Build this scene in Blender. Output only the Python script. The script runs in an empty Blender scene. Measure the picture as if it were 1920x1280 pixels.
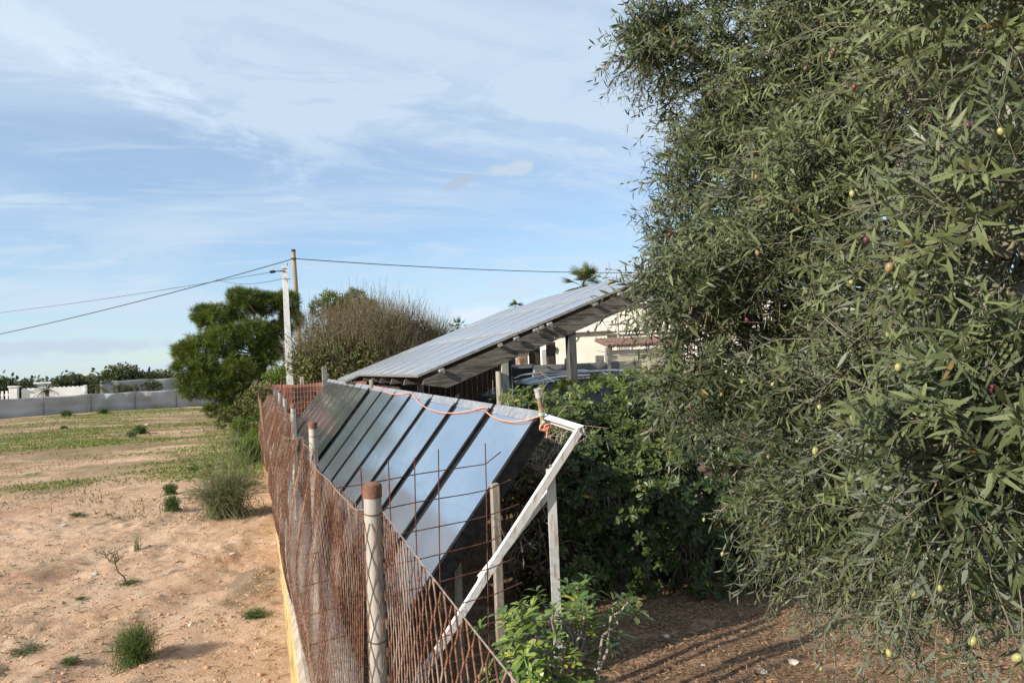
import bpy, bmesh, math, random
import numpy as np
from mathutils import Vector, Matrix

S = bpy.context.scene
C = S.collection
R = math.radians
rng = np.random.default_rng(7)
random.seed(7)

# ------------------------------------------------------------------ camera
FOC, EYE, ROLL = 1350.0, 1.85, R(2.4)
_y = np.array([488 - 960, 640 - 700, FOC]); _y /= np.linalg.norm(_y)
_s, _c = math.sin(ROLL), math.cos(ROLL)
_z = np.array([-_s, _c, (60 * _c - 472 * _s) / FOC]); _z /= np.linalg.norm(_z)
_x = np.cross(_y, _z); _x = -_x if _x[0] < 0 else _x
CAM = np.array([_x, _y, _z])            # world = CAM @ (right, up, forward)
cd = bpy.data.cameras.new('camera'); cam = bpy.data.objects.new('camera', cd); C.objects.link(cam)
r_, u_, f_ = CAM[:, 0], CAM[:, 1], CAM[:, 2]
cam.matrix_world = Matrix(((r_[0], u_[0], -f_[0], 0), (r_[1], u_[1], -f_[1], 0), (r_[2], u_[2], -f_[2], EYE), (0, 0, 0, 1)))
cd.sensor_width = 36.0; cd.lens = 36.0 * FOC / 1920; cd.clip_start = 0.05; cd.clip_end = 20000
S.camera = cam

def ray(px, py): return CAM @ np.array([px - 960, 640 - py, FOC]) / FOC
def atY(px, py, Y):                      # the point of the place at distance Y along the fence line
    d = ray(px, py); p = d * (Y / d[1]); p[2] += EYE; return p
def atD(px, py, D): p = ray(px, py) * D; p[2] += EYE; return p

# ------------------------------------------------------------------ sun, sky, exposure
SUN_AZ, SUN_EL = R(17), R(27)            # light travels towards +X, a little towards +Y
sdir = Vector((math.cos(SUN_AZ) * math.cos(SUN_EL), math.sin(SUN_AZ) * math.cos(SUN_EL), -math.sin(SUN_EL)))
sl = bpy.data.lights.new('sun', 'SUN'); sl.energy = 5.0; sl.angle = R(0.55); sl.color = (1.0, 0.92, 0.80)
so = bpy.data.objects.new('sun', sl); C.objects.link(so); so.rotation_euler = sdir.to_track_quat('-Z', 'Y').to_euler()
S.view_settings.view_transform = 'Standard'; S.view_settings.look = 'None'
S.view_settings.exposure = 0.62; S.view_settings.gamma = 1.0; S.view_settings.use_curve_mapping = False

class NT:                                # small helper round a node tree
    def __init__(s, tree): s.t = tree; s.n = tree.nodes; s.l = tree.links
    def add(s, typ, **kw):
        n = s.n.new(typ)
        for k, v in kw.items():
            if k.startswith('i_'):
                key = k[2:]; key = int(key) if key.isdigit() else key.replace('_', ' ')
                s.put(n.inputs[key], v)
            else: setattr(n, k, v)
        return n
    def put(s, sock, v):
        if isinstance(v, bpy.types.NodeSocket): s.l.new(v, sock)
        elif isinstance(v, tuple) and len(v) == 3 and sock.type == 'RGBA': sock.default_value = (*v, 1)
        else: sock.default_value = v
    def math(s, op, a, b=0.0, c=None, clamp=False):
        n = s.add('ShaderNodeMath', operation=op, use_clamp=clamp); s.put(n.inputs[0], a); s.put(n.inputs[1], b)
        if c is not None: s.put(n.inputs[2], c)
        return n.outputs[0]
    def mix(s, f, a, b, blend='MIX'):
        n = s.add('ShaderNodeMix', data_type='RGBA', blend_type=blend)
        s.put(n.inputs[0], f); s.put(n.inputs[6], a); s.put(n.inputs[7], b); return n.outputs[2]
    def ramp(s, f, lo, hi):
        n = s.add('ShaderNodeMapRange'); n.interpolation_type = 'SMOOTHSTEP'
        s.put(n.inputs[0], f); n.inputs[1].default_value = lo; n.inputs[2].default_value = hi; return n.outputs[0]
    def noise(s, vec, scale, detail=4, rough=.55, dist=0.0):
        n = s.add('ShaderNodeTexNoise'); s.put(n.inputs['Vector'], vec)
        n.inputs['Scale'].default_value = scale; n.inputs['Detail'].default_value = detail
        n.inputs['Roughness'].default_value = rough; n.inputs['Distortion'].default_value = dist; return n.outputs[0]
    def mapv(s, vec, scale=(1, 1, 1), loc=(0, 0, 0), rot=(0, 0, 0)):
        n = s.add('ShaderNodeMapping'); s.put(n.inputs[0], vec)
        n.inputs[1].default_value = loc; n.inputs[2].default_value = rot; n.inputs[3].default_value = scale; return n.outputs[0]
    def vm(s, op, a, b=(0, 0, 0)):
        n = s.add('ShaderNodeVectorMath', operation=op); s.put(n.inputs[0], a); s.put(n.inputs[1], b); return n

W = bpy.data.worlds.new('World'); S.world = W; W.use_nodes = True
w = NT(W.node_tree); w.n.clear()
sky = w.add('ShaderNodeTexSky', sky_type='NISHITA', sun_disc=False)
sky.sun_elevation = SUN_EL; sky.sun_rotation = math.atan2(-sdir.x, -sdir.y)
sky.altitude = 50; sky.air_density = 1.0; sky.dust_density = 0.25; sky.ozone_density = 1.8
dirv = w.vm('NORMALIZE', w.add('ShaderNodeTexCoord').outputs['Generated']).outputs[0]
sp = w.add('ShaderNodeSeparateXYZ', i_0=dirv)
zc = w.math('MAXIMUM', sp.outputs[2], 0.0)
den = w.math('ADD', zc, 0.16)
flat = w.add('ShaderNodeCombineXYZ', i_0=w.math('DIVIDE', sp.outputs[0], den), i_1=w.math('DIVIDE', sp.outputs[1], den)).outputs[0]
n1 = w.noise(w.mapv(flat, (.55, 1.0, 1), (3.1, 1.7, 0), (0, 0, R(-32))), .8, 8, .58, .9)
n2 = w.noise(w.mapv(flat, (.9, 2.2, 1), (7.3, 2.2, 0), (0, 0, R(38))), 1.2, 9, .66, 1.6)
n3 = w.noise(w.mapv(dirv, (2.2, 2.2, 11), (1.2, 0, .4)), 1.5, 6, .6, .3)
veil = w.math('ADD', w.math('MULTIPLY', w.ramp(n1, .36, .66), .68), w.math('MULTIPLY', w.ramp(n2, .42, .68), .5))
low = w.math('MULTIPLY', w.ramp(n3, .52, .68), w.ramp(sp.outputs[2], .30, .02))
cov = w.math('MINIMUM', w.math('ADD', w.math('ADD', w.math('MULTIPLY', veil, .80), w.math('ADD', .19, w.math('MULTIPLY', .22, w.ramp(sp.outputs[2], .05, .35)))), w.math('MULTIPLY', low, .45)), .93)
def spot(px, py, sx, sy, rot=0.0):       # a soft lens-shaped cloud around a fixed direction of the sky
    d = ray(px, py); d = d / np.linalg.norm(d)
    rt = np.cross(d, (0, 0, 1.0)); rt /= np.linalg.norm(rt); up = np.cross(rt, d)
    a, b = rt * math.cos(rot) + up * math.sin(rot), up * math.cos(rot) - rt * math.sin(rot)
    du = w.math('DIVIDE', w.vm('DOT_PRODUCT', dirv, tuple(a)).outputs[1], sx)
    dv = w.math('DIVIDE', w.vm('DOT_PRODUCT', dirv, tuple(b)).outputs[1], sy)
    front = w.math('GREATER_THAN', w.vm('DOT_PRODUCT', dirv, tuple(d)).outputs[1], 0.0)
    rr = w.math('SQRT', w.math('ADD', w.math('MULTIPLY', du, du), w.math('MULTIPLY', dv, dv)))
    return w.math('MULTIPLY', front, rr), du
nb = w.noise(dirv, 26, 5, .62)
def soft(rr, edge=.55, k=1.4): return w.ramp(w.math('ADD', w.math('MULTIPLY', w.math('SUBTRACT', 1.0, rr), 1.0), w.math('MULTIPLY', w.math('SUBTRACT', nb, .5), k)), .0, edge)
def puff(px, py, sx, sy, rot=0., k=1.3):
    rr, du = spot(px, py, sx, sy, rot)
    fr = w.math('GREATER_THAN', rr, 1e-5)
    return w.math('MULTIPLY', fr, soft(rr, .6, k))
white = w.math('MULTIPLY', puff(950, 319, .042, .011, R(6), 2.2), .5)
grey = w.math('MULTIPLY', puff(868, 338, .040, .008, R(22), 1.8), .8)
bank = w.math('MULTIPLY', puff(905, 588, .060, .014, R(3), 1.2), .8)
bank2 = w.math('MULTIPLY', puff(90, 650, .16, .012, R(0), 1.6), .75)
trail = w.math('MULTIPLY', w.math('MULTIPLY', puff(120, 80, .30, .030, R(-23), 1.7), w.ramp(n2, .35, .6)), .42)
skc = w.mix(1.0, sky.outputs[0], (.88, 1.04, 1.18), 'MULTIPLY')
c0 = w.mix(cov, skc, (4.4, 5.35, 6.4))
c0 = w.mix(trail, c0, (5.8, 6.6, 7.5))
c0 = w.mix(white, c0, (5.1, 5.3, 5.55))
c0 = w.mix(grey, c0, (3.3, 4.0, 5.0))
c0 = w.mix(bank, c0, (5.5, 6.1, 7.0))
c0 = w.mix(bank2, c0, (4.0, 4.7, 5.7))
bg = w.add('ShaderNodeBackground', i_0=c0); bg.inputs[1].default_value = 0.094
w.l.new(bg.outputs[0], w.add('ShaderNodeOutputWorld').inputs[0])

# ------------------------------------------------------------------ helpers
def tag(o, label=None, cat=None, group=None, kind=None):
    if label: o['label'] = label
    if cat: o['category'] = cat
    if group: o['group'] = group
    if kind: o['kind'] = kind
    return o
def empty(name, loc, label=None, cat=None, group=None, rz=0.0):
    o = bpy.data.objects.new(name, None); C.objects.link(o); o.location = tuple(loc); o.rotation_euler = (0, 0, rz)
    o.empty_display_size = .1
    return tag(o, label, cat, group)
def unit(v): return v / (np.linalg.norm(v, axis=-1, keepdims=True) + 1e-9)

class Geo:                               # gathers vertices and faces as arrays
    def __init__(s): s.v = []; s.q = []; s.t = []; s.qa = []; s.ta = []; s.n = 0; s.qm = []; s.tm = []; s.flat = False
    def raw(s, v, quads=None, tris=None, rq=None, rt=None, m=0, tube=False):
        v = np.asarray(v, float).reshape(-1, 3); s.flat = s.flat or not tube
        if quads is not None and len(quads):
            q = np.asarray(quads, int) + s.n; s.q.append(q); s.qa.append(np.full(len(q), .5) if rq is None else rq); s.qm.append(np.full(len(q), m))
        if tris is not None and len(tris):
            t = np.asarray(tris, int) + s.n; s.t.append(t); s.ta.append(np.full(len(t), .5) if rt is None else rt); s.tm.append(np.full(len(t), m))
        s.v.append(v); s.n += len(v); return s
    def box(s, c, size, rot=None, m=0, bev=0.0):
        c = np.asarray(c, float); h = np.asarray(size, float) / 2
        if bev > 0:
            bm = bmesh.new(); bmesh.ops.create_cube(bm, size=1.0)
            for vv in bm.verts: vv.co = Vector((vv.co.x * 2 * h[0], vv.co.y * 2 * h[1], vv.co.z * 2 * h[2]))
            bmesh.ops.bevel(bm, geom=bm.edges[:], offset=min(bev, .45 * 2 * h.min()), segments=1, affect='EDGES')
            v = np.array([x.co[:] for x in bm.verts]); bm.verts.index_update()
            qs = [[x.index for x in f.verts] for f in bm.faces if len(f.verts) == 4]; ts = [[x.index for x in f.verts] for f in bm.faces if len(f.verts) == 3]
            bm.free()
        else:
            v = np.array([(x, y, z) for x in (-1, 1) for y in (-1, 1) for z in (-1, 1)]) * h
            qs = [(0, 1, 3, 2), (4, 6, 7, 5), (0, 4, 5, 1), (2, 3, 7, 6), (0, 2, 6, 4), (1, 5, 7, 3)]; ts = []
        if rot is not None: v = v @ np.asarray(rot).T
        return s.raw(v + c, qs, ts, m=m)
    def bar(s, a, b, wd, th, up=(0, 0, 1), bev=0.0, m=0):      # a squared bar from a to b
        a, b = np.asarray(a, float), np.asarray(b, float); d = b - a; L = np.linalg.norm(d); d = d / L
        n = np.cross(d, up); n = n / (np.linalg.norm(n) + 1e-9); k = np.cross(n, d)
        return s.box((a + b) / 2, (L, wd, th), np.array([d, n, k]).T, m=m, bev=bev)
    def tubes(s, P, Rd, sides=3, rnd=None, cap=False, m=0):     # n polylines of k points
        P = np.asarray(P, float)
        if P.ndim == 2: P = P[None]
        n, k, _ = P.shape; Rd = np.broadcast_to(np.asarray(Rd, float), (n, k))
        T = np.empty_like(P); T[:, 1:-1] = P[:, 2:] - P[:, :-2]; T[:, 0] = P[:, 1] - P[:, 0]; T[:, -1] = P[:, -1] - P[:, -2]
        T = unit(T); main = unit(P[:, -1] - P[:, 0])
        ref = np.where(np.abs(main[:, 2:3]) > .8, np.array([[1., .15, 0]]), np.array([[0, 0.1, 1.]]))[:, None, :]
        A = unit(np.cross(T, ref)); B = np.cross(T, A)
        an = np.arange(sides) / sides * 2 * np.pi
        V = P[:, :, None, :] + Rd[:, :, None, None] * (A[:, :, None, :] * np.cos(an)[None, None, :, None] + B[:, :, None, :] * np.sin(an)[None, None, :, None])
        base = (np.arange(n) * k * sides)[:, None, None]; ii = (np.arange(k - 1) * sides)[None, :, None]; jj = np.arange(sides)[None, None, :]; j2 = (jj + 1) % sides
        q = np.stack([base + ii + jj, base + ii + sides + jj, base + ii + sides + j2, base + ii + j2], -1).reshape(-1, 4)
        rq = np.repeat(rng.random(n) if rnd is None else np.broadcast_to(rnd, (n,)), (k - 1) * sides)
        tr = []
        if cap:
            for a in range(n):
                for off, fl in ((a * k * sides, 1), (a * k * sides + (k - 1) * sides, -1)):
                    for j in range(1, sides - 1): tr.append((off, off + j, off + j + 1)[::fl])
        return s.raw(V, q, tr, rq, m=m, tube=not cap)
    def leaves(s, B, D, N, L, Wd, rnd, droop=.15, prof=(.32, .7), wid=(1., .78), fold=0.0, m=0):
        n = len(B); D = unit(D); Sd = unit(np.cross(D, N)); Nn = np.cross(Sd, D)
        L = np.broadcast_to(L, (n,))[:, None]; Wd = np.broadcast_to(Wd, (n,))[:, None] / 2; dr = np.broadcast_to(droop, (n,))[:, None]
        def pt(t, side, wf): return B + D * L * t - Nn * L * dr * t * t + Sd * Wd * side * wf + Nn * Wd * fold * abs(side) * wf
        V = np.stack([pt(0, 0, 0), pt(prof[0], -1, wid[0]), pt(prof[0], 1, wid[0]), pt(prof[1], -1, wid[1]), pt(prof[1], 1, wid[1]), pt(1, 0, 0), pt(prof[0], 0, 0), pt(prof[1], 0, 0)], 1)
        o = (np.arange(n) * 8)[:, None]
        if fold == 0.0:
            V = V[:, :6]; o = (np.arange(n) * 6)[:, None]
            q = o + np.array([[1, 2, 4, 3]]); t = np.concatenate([o + np.array([[0, 2, 1]]), o + np.array([[3, 4, 5]])]); return s.raw(V, q, t, rnd, np.concatenate([rnd, rnd]), m=m)
        q = np.concatenate([o + np.array([[1, 6, 7, 3]]), o + np.array([[6, 2, 4, 7]])])
        t = np.concatenate([o + np.array([x]) for x in ([0, 6, 1], [0, 2, 6], [3, 7, 5], [7, 4, 5])])
        return s.raw(V, q, t, np.tile(rnd, 2), np.tile(rnd, 4), m=m)
    def build(s, name, mats, parent=None, smooth=False, loc=None):
        me = bpy.data.meshes.new(name)
        v = np.concatenate(s.v); off = np.zeros(3)
        if loc is not None: off = np.asarray(loc, float); v = v - off
        q = np.concatenate(s.q) if s.q else np.zeros((0, 4), int); t = np.concatenate(s.t) if s.t else np.zeros((0, 3), int)
        me.vertices.add(len(v)); me.vertices.foreach_set('co', v.astype(np.float32).ravel())
        me.loops.add(q.size + t.size); me.loops.foreach_set('vertex_index', np.concatenate([q.ravel(), t.ravel()]).astype(np.int32))
        me.polygons.add(len(q) + len(t))
        me.polygons.foreach_set('loop_start', np.concatenate([np.arange(len(q)) * 4, q.size + np.arange(len(t)) * 3]).astype(np.int32))
        me.polygons.foreach_set('loop_total', np.concatenate([np.full(len(q), 4), np.full(len(t), 3)]).astype(np.int32))
        a = me.attributes.new('rnd', 'FLOAT', 'FACE'); a.data.foreach_set('value', np.concatenate(s.qa + s.ta).astype(np.float32))
        mats = mats if isinstance(mats, (list, tuple)) else [mats]
        for m in mats: me.materials.append(m)
        if len(mats) > 1: me.polygons.foreach_set('material_index', np.concatenate(s.qm + s.tm).astype(np.int32))
        nf = len(q) + len(t); me.polygons.foreach_set('use_smooth', np.full(nf, bool(smooth) or not s.flat or nf < 40000))
        me.update(); me.validate()
        if s.flat and not smooth and nf < 40000: me.set_sharp_from_angle(angle=R(38))
        o = bpy.data.objects.new(name, me); C.objects.link(o)
        if loc is not None: o.location = tuple(off)
        if parent is not None:
            o.parent = parent
            if loc is None: o.matrix_parent_inverse = Matrix.Translation(-Vector(parent.location)) if parent.rotation_euler.z == 0 else parent.matrix_basis.inverted()
        return o
def lathe(g, c, prof, sides=14, axis=(0, 0, 1), m=0):
    ax = unit(np.asarray(axis, float)); a = unit(np.cross(ax, (1, .2, .1))); b = np.cross(ax, a); an = np.arange(sides) / sides * 2 * np.pi
    V = np.array([[np.asarray(c) + ax * h + r * (a * math.cos(x) + b * math.sin(x)) for x in an] for r, h in prof]); k = len(prof)
    q = [(i * sides + j, i * sides + (j + 1) % sides, (i + 1) * sides + (j + 1) % sides, (i + 1) * sides + j) for i in range(k - 1) for j in range(sides)]
    g.raw(V, q, [], m=m); return g
def rand_unit(n): return unit(rng.normal(size=(n, 3)))
_tab = rng.random((64, 64, 8))
def vnoise(x, y, sc, k=0):               # value noise, tileable table
    x = np.asarray(x) / sc; y = np.asarray(y) / sc; xi = np.floor(x).astype(int); yi = np.floor(y).astype(int); fx = x - xi; fy = y - yi
    fx = fx * fx * (3 - 2 * fx); fy = fy * fy * (3 - 2 * fy); T = _tab[:, :, k % 8]; g = lambda a, b: T[a % 64, b % 64]
    return (g(xi, yi) * (1 - fx) + g(xi + 1, yi) * fx) * (1 - fy) + (g(xi, yi + 1) * (1 - fx) + g(xi + 1, yi + 1) * fx) * fy
def gz(x, y):                            # height of the ground
    x = np.asarray(x, float); y = np.asarray(y, float)
    near = np.clip(1.3 - y / 45., 0, 1)
    a = (vnoise(x, y, 1.7, 1) - .5) * .05 + (vnoise(x * .8 + y * .5, y - .4 * x, .42, 2) - .5) * .024 + (vnoise(x, y, .13, 3) - .5) * .05 * vnoise(x, y, .8, 6) + (vnoise(x, y, .06, 4) - .5) * .045 * vnoise(y, x, .6, 7) ** 1.5
    tr = np.abs(((x * .94 - y * .30) * 1.0 + 2.55)); tr2 = np.abs((x * .94 - y * .30) + 4.1)
    a = a - .035 * np.exp(-(tr / .16) ** 2) - .03 * np.exp(-(tr2 / .16) ** 2) + .02 * np.exp(-((tr - .32) / .10) ** 2) + .018 * np.exp(-((tr2 - .32) / .10) ** 2)
    b = -.70 + .70 * np.clip((y - 7.6) / 1.9, 0, 1) + (vnoise(x, y, .9, 5) - .5) * .06 + (vnoise(x, y, .09, 6) - .5) * .012
    far = (vnoise(x, y, 9, 0) - .5) * .25 * np.clip((y - 20) / 15, 0, 1)
    side = np.clip((x - .22) / .1, 0, 1) * np.clip((26 - y) / 3, 0, 1)
    return (a * near * (1 - side) + b * side) + far

# ------------------------------------------------------------------ materials
def mat(name, fn):
    m = bpy.data.materials.new(name); m.use_nodes = True; n = NT(m.node_tree); n.n.clear()
    out = n.add('ShaderNodeOutputMaterial'); sh = fn(n); n.l.new(sh, out.inputs[0]); return m
def pbsdf(n, col, rough=.6, metal=0., spec=.4, bump=None, bs=.3, bd=.01):
    p = n.add('ShaderNodeBsdfPrincipled'); n.put(p.inputs['Base Color'], col); n.put(p.inputs['Roughness'], rough)
    n.put(p.inputs['Metallic'], metal); p.inputs['Specular IOR Level'].default_value = spec
    if bump is not None:
        b = n.add('ShaderNodeBump', i_Height=bump); b.inputs['Strength'].default_value = bs; b.inputs['Distance'].default_value = bd
        n.l.new(b.outputs[0], p.inputs['Normal'])
    return p
def pos(n): return n.add('ShaderNodeNewGeometry').outputs['Position']
def objc(n): return n.add('ShaderNodeTexCoord').outputs['Object']
def rnd(n): return n.add('ShaderNodeAttribute', attribute_name='rnd').outputs['Fac']
def speck(name, c1, c2, sc=8, rough=.7, metal=0., spec=.3, stretch=(1, 1, 1), lo=.35, hi=.65, bs=.3, bd=.006, c3=None, sc3=40):
    def f(n):
        v = n.mapv(objc(n), stretch); a = n.noise(v, sc, 6, .62); col = n.mix(n.ramp(a, lo, hi), c1, c2)
        if c3 is not None: col = n.mix(n.ramp(n.noise(v, sc3, 4, .6), .55, .68), col, c3)
        return pbsdf(n, col, rough, metal, spec, n.noise(v, sc * 3, 5, .6), bs, bd).outputs[0]
    return mat(name, f)
def leafmat(name, ca, cb, back=None, rough=.45, trans=.25, cy=None, spec=.45):
    def f(n):
        r = rnd(n); col = n.mix(n.ramp(r, .0, 1.), ca, cb)
        if cy is not None: col = n.mix(n.math('GREATER_THAN', r, .965), col, cy)
        if back is not None: col = n.mix(n.add('ShaderNodeNewGeometry').outputs['Backfacing'], col, back)
        p = pbsdf(n, col, rough, 0, spec); t = n.add('ShaderNodeBsdfTranslucent'); n.put(t.inputs[0], n.mix(.5, col, n.mix(1., col, (1.5, 1.7, .6), 'MULTIPLY')))
        mx = n.add('ShaderNodeMixShader', i_0=trans); n.l.new(p.outputs[0], mx.inputs[1]); n.l.new(t.outputs[0], mx.inputs[2]); return mx.outputs[0]
    return mat(name, f)
def bark(name, a, b, sc=14): return speck(name, a, b, sc, .85, spec=.2, stretch=(1, 1, .25), bs=.6, bd=.01)

def _field(n):
    p = pos(n)
    st = n.mapv(p, (1.0, .6, 1), (0, 0, 0), (0, 0, R(-24)))
    base = n.mix(n.ramp(n.noise(p, 1.1, 6, .6), .35, .68), (.475, .297, .182), (.565, .393, .265))
    base = n.mix(n.ramp(n.noise(p, 9, 6, .7), .45, .72), base, (.60, .44, .305))
    red = n.math('MULTIPLY', n.ramp(n.noise(n.mapv(p, (1, 1, 1), (4, 2, 0)), .55, 5, .6), .52, .66), .75)
    base = n.mix(red, base, (.40, .215, .125))
    grey = n.math('MULTIPLY', n.ramp(n.noise(st, .85, 9, .70, .6), .53, .63), .75)
    base = n.mix(grey, base, (.215, .165, .108))
    dk = n.math('MULTIPLY', n.ramp(n.noise(st, 7.5, 7, .76), .57, .66), .65)
    base = n.mix(dk, base, (.17, .115, .070))
    y = n.add('ShaderNodeSeparateXYZ', i_0=p).outputs[1]
    farf = n.ramp(y, 12, 19)
    straw = n.math('MULTIPLY', farf, n.ramp(n.noise(n.mapv(p, (.5, 1, 1)), .42, 7, .68, .4), .38, .55))
    base = n.mix(n.math('MULTIPLY', straw, .85), base, (.205, .150, .078))
    gr = n.math('MULTIPLY', farf, n.ramp(n.noise(n.mapv(p, (.5, 1, 1), (9, 3, 0)), .45, 9, .72, .8), .50, .60))
    base = n.mix(n.math('MULTIPLY', gr, .8), base, (.115, .150, .034))
    crack = n.noise(p, 22, 8, .74)
    far2 = n.ramp(y, 60, 90); base = n.mix(far2, base, (.10, .095, .05))
    h = n.math('ADD', n.math('MULTIPLY', crack, .8), n.math('MULTIPLY', n.noise(p, 90, 3, .7), .35))
    return pbsdf(n, base, .95, 0, .12, h, 1.0, .035).outputs[0]
M_FIELD = mat('field_soil', _field)
def _mulch(n):
    p = pos(n)
    a = n.noise(p, 34, 8, .75); b = n.noise(n.mapv(p, (1, 1, 1), (5, 1, 2)), 3.1, 6, .6)
    c = n.mix(n.ramp(a, .38, .62), (.085, .052, .034), (.30, .19, .115)); c = n.mix(n.math('MULTIPLY', n.ramp(b, .5, .7), .55), c, (.54, .35, .215))
    c = n.mix(n.math('MULTIPLY', n.ramp(n.noise(p, 110, 3, .7), .62, .72), .7), c, (.5, .38, .25))
    return pbsdf(n, c, .95, 0, .1, a, .9, .02).outputs[0]
M_MULCH = mat('mulch', _mulch)

M_CONC = speck('rough_concrete', (.25, .205, .16), (.40, .345, .285), 9, .9, bs=.8, bd=.01, c3=(.30, .25, .20), sc3=45)
M_OCHRE = speck('ochre_render', (.32, .22, .085), (.50, .38, .18), 9, .9, stretch=(1, .14, 1), bs=.5, bd=.008, c3=(.20, .12, .05), sc3=11)
def _rust(n):
    p = pos(n); r = rnd(n)
    c = n.mix(n.ramp(n.noise(p, 60, 5, .7), .35, .65), (.075, .032, .020), (.255, .125, .076)); c = n.mix(n.math('MULTIPLY', n.ramp(n.noise(p, 4.5, 5, .65), .48, .62), .8), c, (.35, .25, .19)); c = n.mix(n.math('MULTIPLY', n.ramp(n.noise(n.mapv(p, (1, 5, .6)), 1.7, 4, .6), .54, .66), .7), c, (.055, .022, .014))  # dark upright bands paint the shade of mesh folds over the rust
    return pbsdf(n, c, .8, 0, .3, n.noise(p, 300, 3), .4, .001).outputs[0]
M_RUST = mat('rusty_wire', _rust)
M_RUST2 = speck('rusty_bar', (.075, .030, .018), (.15, .060, .035), 40, .85)
M_POST = speck('galvanised_post', (.30, .285, .245), (.44, .42, .375), 9, .62, .25, stretch=(1, 1, .35), c3=(.25, .16, .10), sc3=22, bs=.12)
M_CAP = speck('rusty_cap', (.13, .062, .042), (.22, .11, .075), 60, .85)
M_ALU = speck('mill_aluminium', (.66, .65, .61), (.80, .79, .76), 6, .5, .2, stretch=(1, 1, .2), bs=.05, c3=(.45, .39, .31), sc3=26)
M_BLACK = speck('black_frame', (.006, .006, .007), (.016, .016, .018), 12, .8, spec=.12, bs=.1)
M_RIM = speck('dark_anodised_rim', (.06, .065, .075), (.12, .125, .14), 14, .4, .5, bs=.1)
M_RIMG = speck('dusty_grey_rim', (.22, .23, .25), (.34, .35, .37), 14, .5, .4, bs=.1)
def _glass(dust):
    def f(n):
        p = pos(n)
        col = n.mix(n.ramp(n.noise(p, 1.4, 4, .55), .3, .7), (.46, .555, .63), (.56, .64, .705))
        d = n.math('MULTIPLY', n.ramp(n.noise(n.mapv(p, (1, 1, 1), (2, 5, 1)), 2.6, 8, .7), .50, .72), dust)
        col = n.mix(d, col, (.40, .42, .43))
        pr = pbsdf(n, col, n.math('ADD', .14, n.math('MULTIPLY', d, .3)), .86, .5); return pr.outputs[0]
    return f
M_GLASS = mat('collector_glass', _glass(.35))
def _glassd(n):
    p = pos(n)
    col = n.mix(n.ramp(n.noise(p, 1.1, 4, .55), .3, .7), (.23, .26, .255), (.34, .37, .365))  # darker tint stands for the trees mirrored in the far collectors
    return pbsdf(n, col, .13, .82, .5).outputs[0]
M_GLASSD = mat('dark_reflection_glass', _glassd)
def _wood(c1, c2, c3, ax):
    st = {'x': (.08, 1, 1), 'y': (1, .08, 1), 'z': (1, 1, .08)}[ax]
    def f(n):
        v = n.mapv(objc(n), st); a = n.noise(v, 26, 7, .68, 1.2); b = n.noise(v, 7, 4, .6)
        c = n.mix(n.ramp(a, .36, .62), c1, c2); c = n.mix(n.math('MULTIPLY', n.ramp(b, .5, .72), .6), c, c3)
        return pbsdf(n, c, .85, 0, .2, a, .6, .006).outputs[0]
    return f
M_BEAM = mat('weathered_beam_wood', _wood((.040, .034, .029), (.165, .145, .122), (.085, .066, .050), 'x'))
M_POSTW = mat('weathered_post_wood', _wood((.20, .175, .13), (.40, .37, .30), (.27, .24, .18), 'z'))
M_STAKE = mat('pale_stake_wood', _wood((.17, .14, .105), (.32, .28, .225), (.22, .18, .14), 'z'))
M_DARKW = mat('dark_board_wood', _wood((.040, .026, .019), (.085, .055, .040), (.03, .02, .016), 'z'))
M_GREYB = mat('grey_board_wood', _wood((.11, .105, .098), (.25, .24, .225), (.15, .135, .12), 'x'))
M_GREYP = mat('dark_grey_post_wood', _wood((.045, .043, .042), (.10, .095, .09), (.06, .055, .05), 'z'))
def _pv(n):
    p = objc(n); sx = n.add('ShaderNodeSeparateXYZ', i_0=p)
    fx = n.math('FRACT', n.math('MULTIPLY', sx.outputs[0], 6.4)); fy = n.math('FRACT', n.math('MULTIPLY', sx.outputs[1], 6.4))
    ln = n.math('MAXIMUM', n.math('GREATER_THAN', n.math('ABSOLUTE', n.math('SUBTRACT', fx, .5)), .475), n.math('GREATER_THAN', n.math('ABSOLUTE', n.math('SUBTRACT', fy, .5)), .475))
    c = n.mix(n.math('MULTIPLY', ln, .35), n.mix(n.ramp(n.noise(p, 1.3, 5, .6), .3, .7), (.25, .275, .31), (.345, .365, .395)), (.33, .35, .37))
    return pbsdf(n, c, .28, .35, .5).outputs[0]
M_PV = mat('dusty_pv_glass', _pv)
M_PVF = speck('aluminium_module_frame', (.24, .23, .21), (.36, .345, .315), 10, .5, .4, bs=.05)
M_ROPE = speck('orange_rope', (.52, .20, .12), (.64, .34, .23), 90, .8, bs=.6, bd=.002)
M_PIPE = speck('old_brass_pipe', (.23, .155, .085), (.36, .27, .17), 26, .6, .3, c3=(.30, .36, .29), sc3=30)
M_COLLAR = speck('steel_collar', (.50, .48, .42), (.66, .64, .58), 26, .45, .6, bs=.1)
M_VERD = speck('verdigris_fitting', (.26, .38, .32), (.40, .50, .42), 40, .7)
M_WHITE = speck('white_painted_concrete', (.66, .65, .61), (.78, .77, .73), 3, .8, c3=(.5, .46, .4), sc3=9, bs=.1)
M_UTIL = speck('utility_pole_wood', (.22, .17, .11), (.36, .29, .20), 5, .85, stretch=(1, 1, .1))
M_CABLE = speck('black_cable', (.02, .02, .022), (.04, .04, .042), 20, .6)
M_PLAIN = lambda nm, c, r=.7, mt=0., sp=.4: speck(nm, tuple(x * .9 for x in c), tuple(min(1, x * 1.08) for x in c), 3, r, mt, sp, bs=.05)
M_NET = speck('grey_windbreak_cloth', (.35, .335, .315), (.43, .415, .395), 1.2, .85, bs=.15, bd=.02)
M_NET2 = speck('pale_windbreak_cloth', (.26, .25, .24), (.34, .335, .32), .6, .85, bs=.1, bd=.02)
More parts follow.
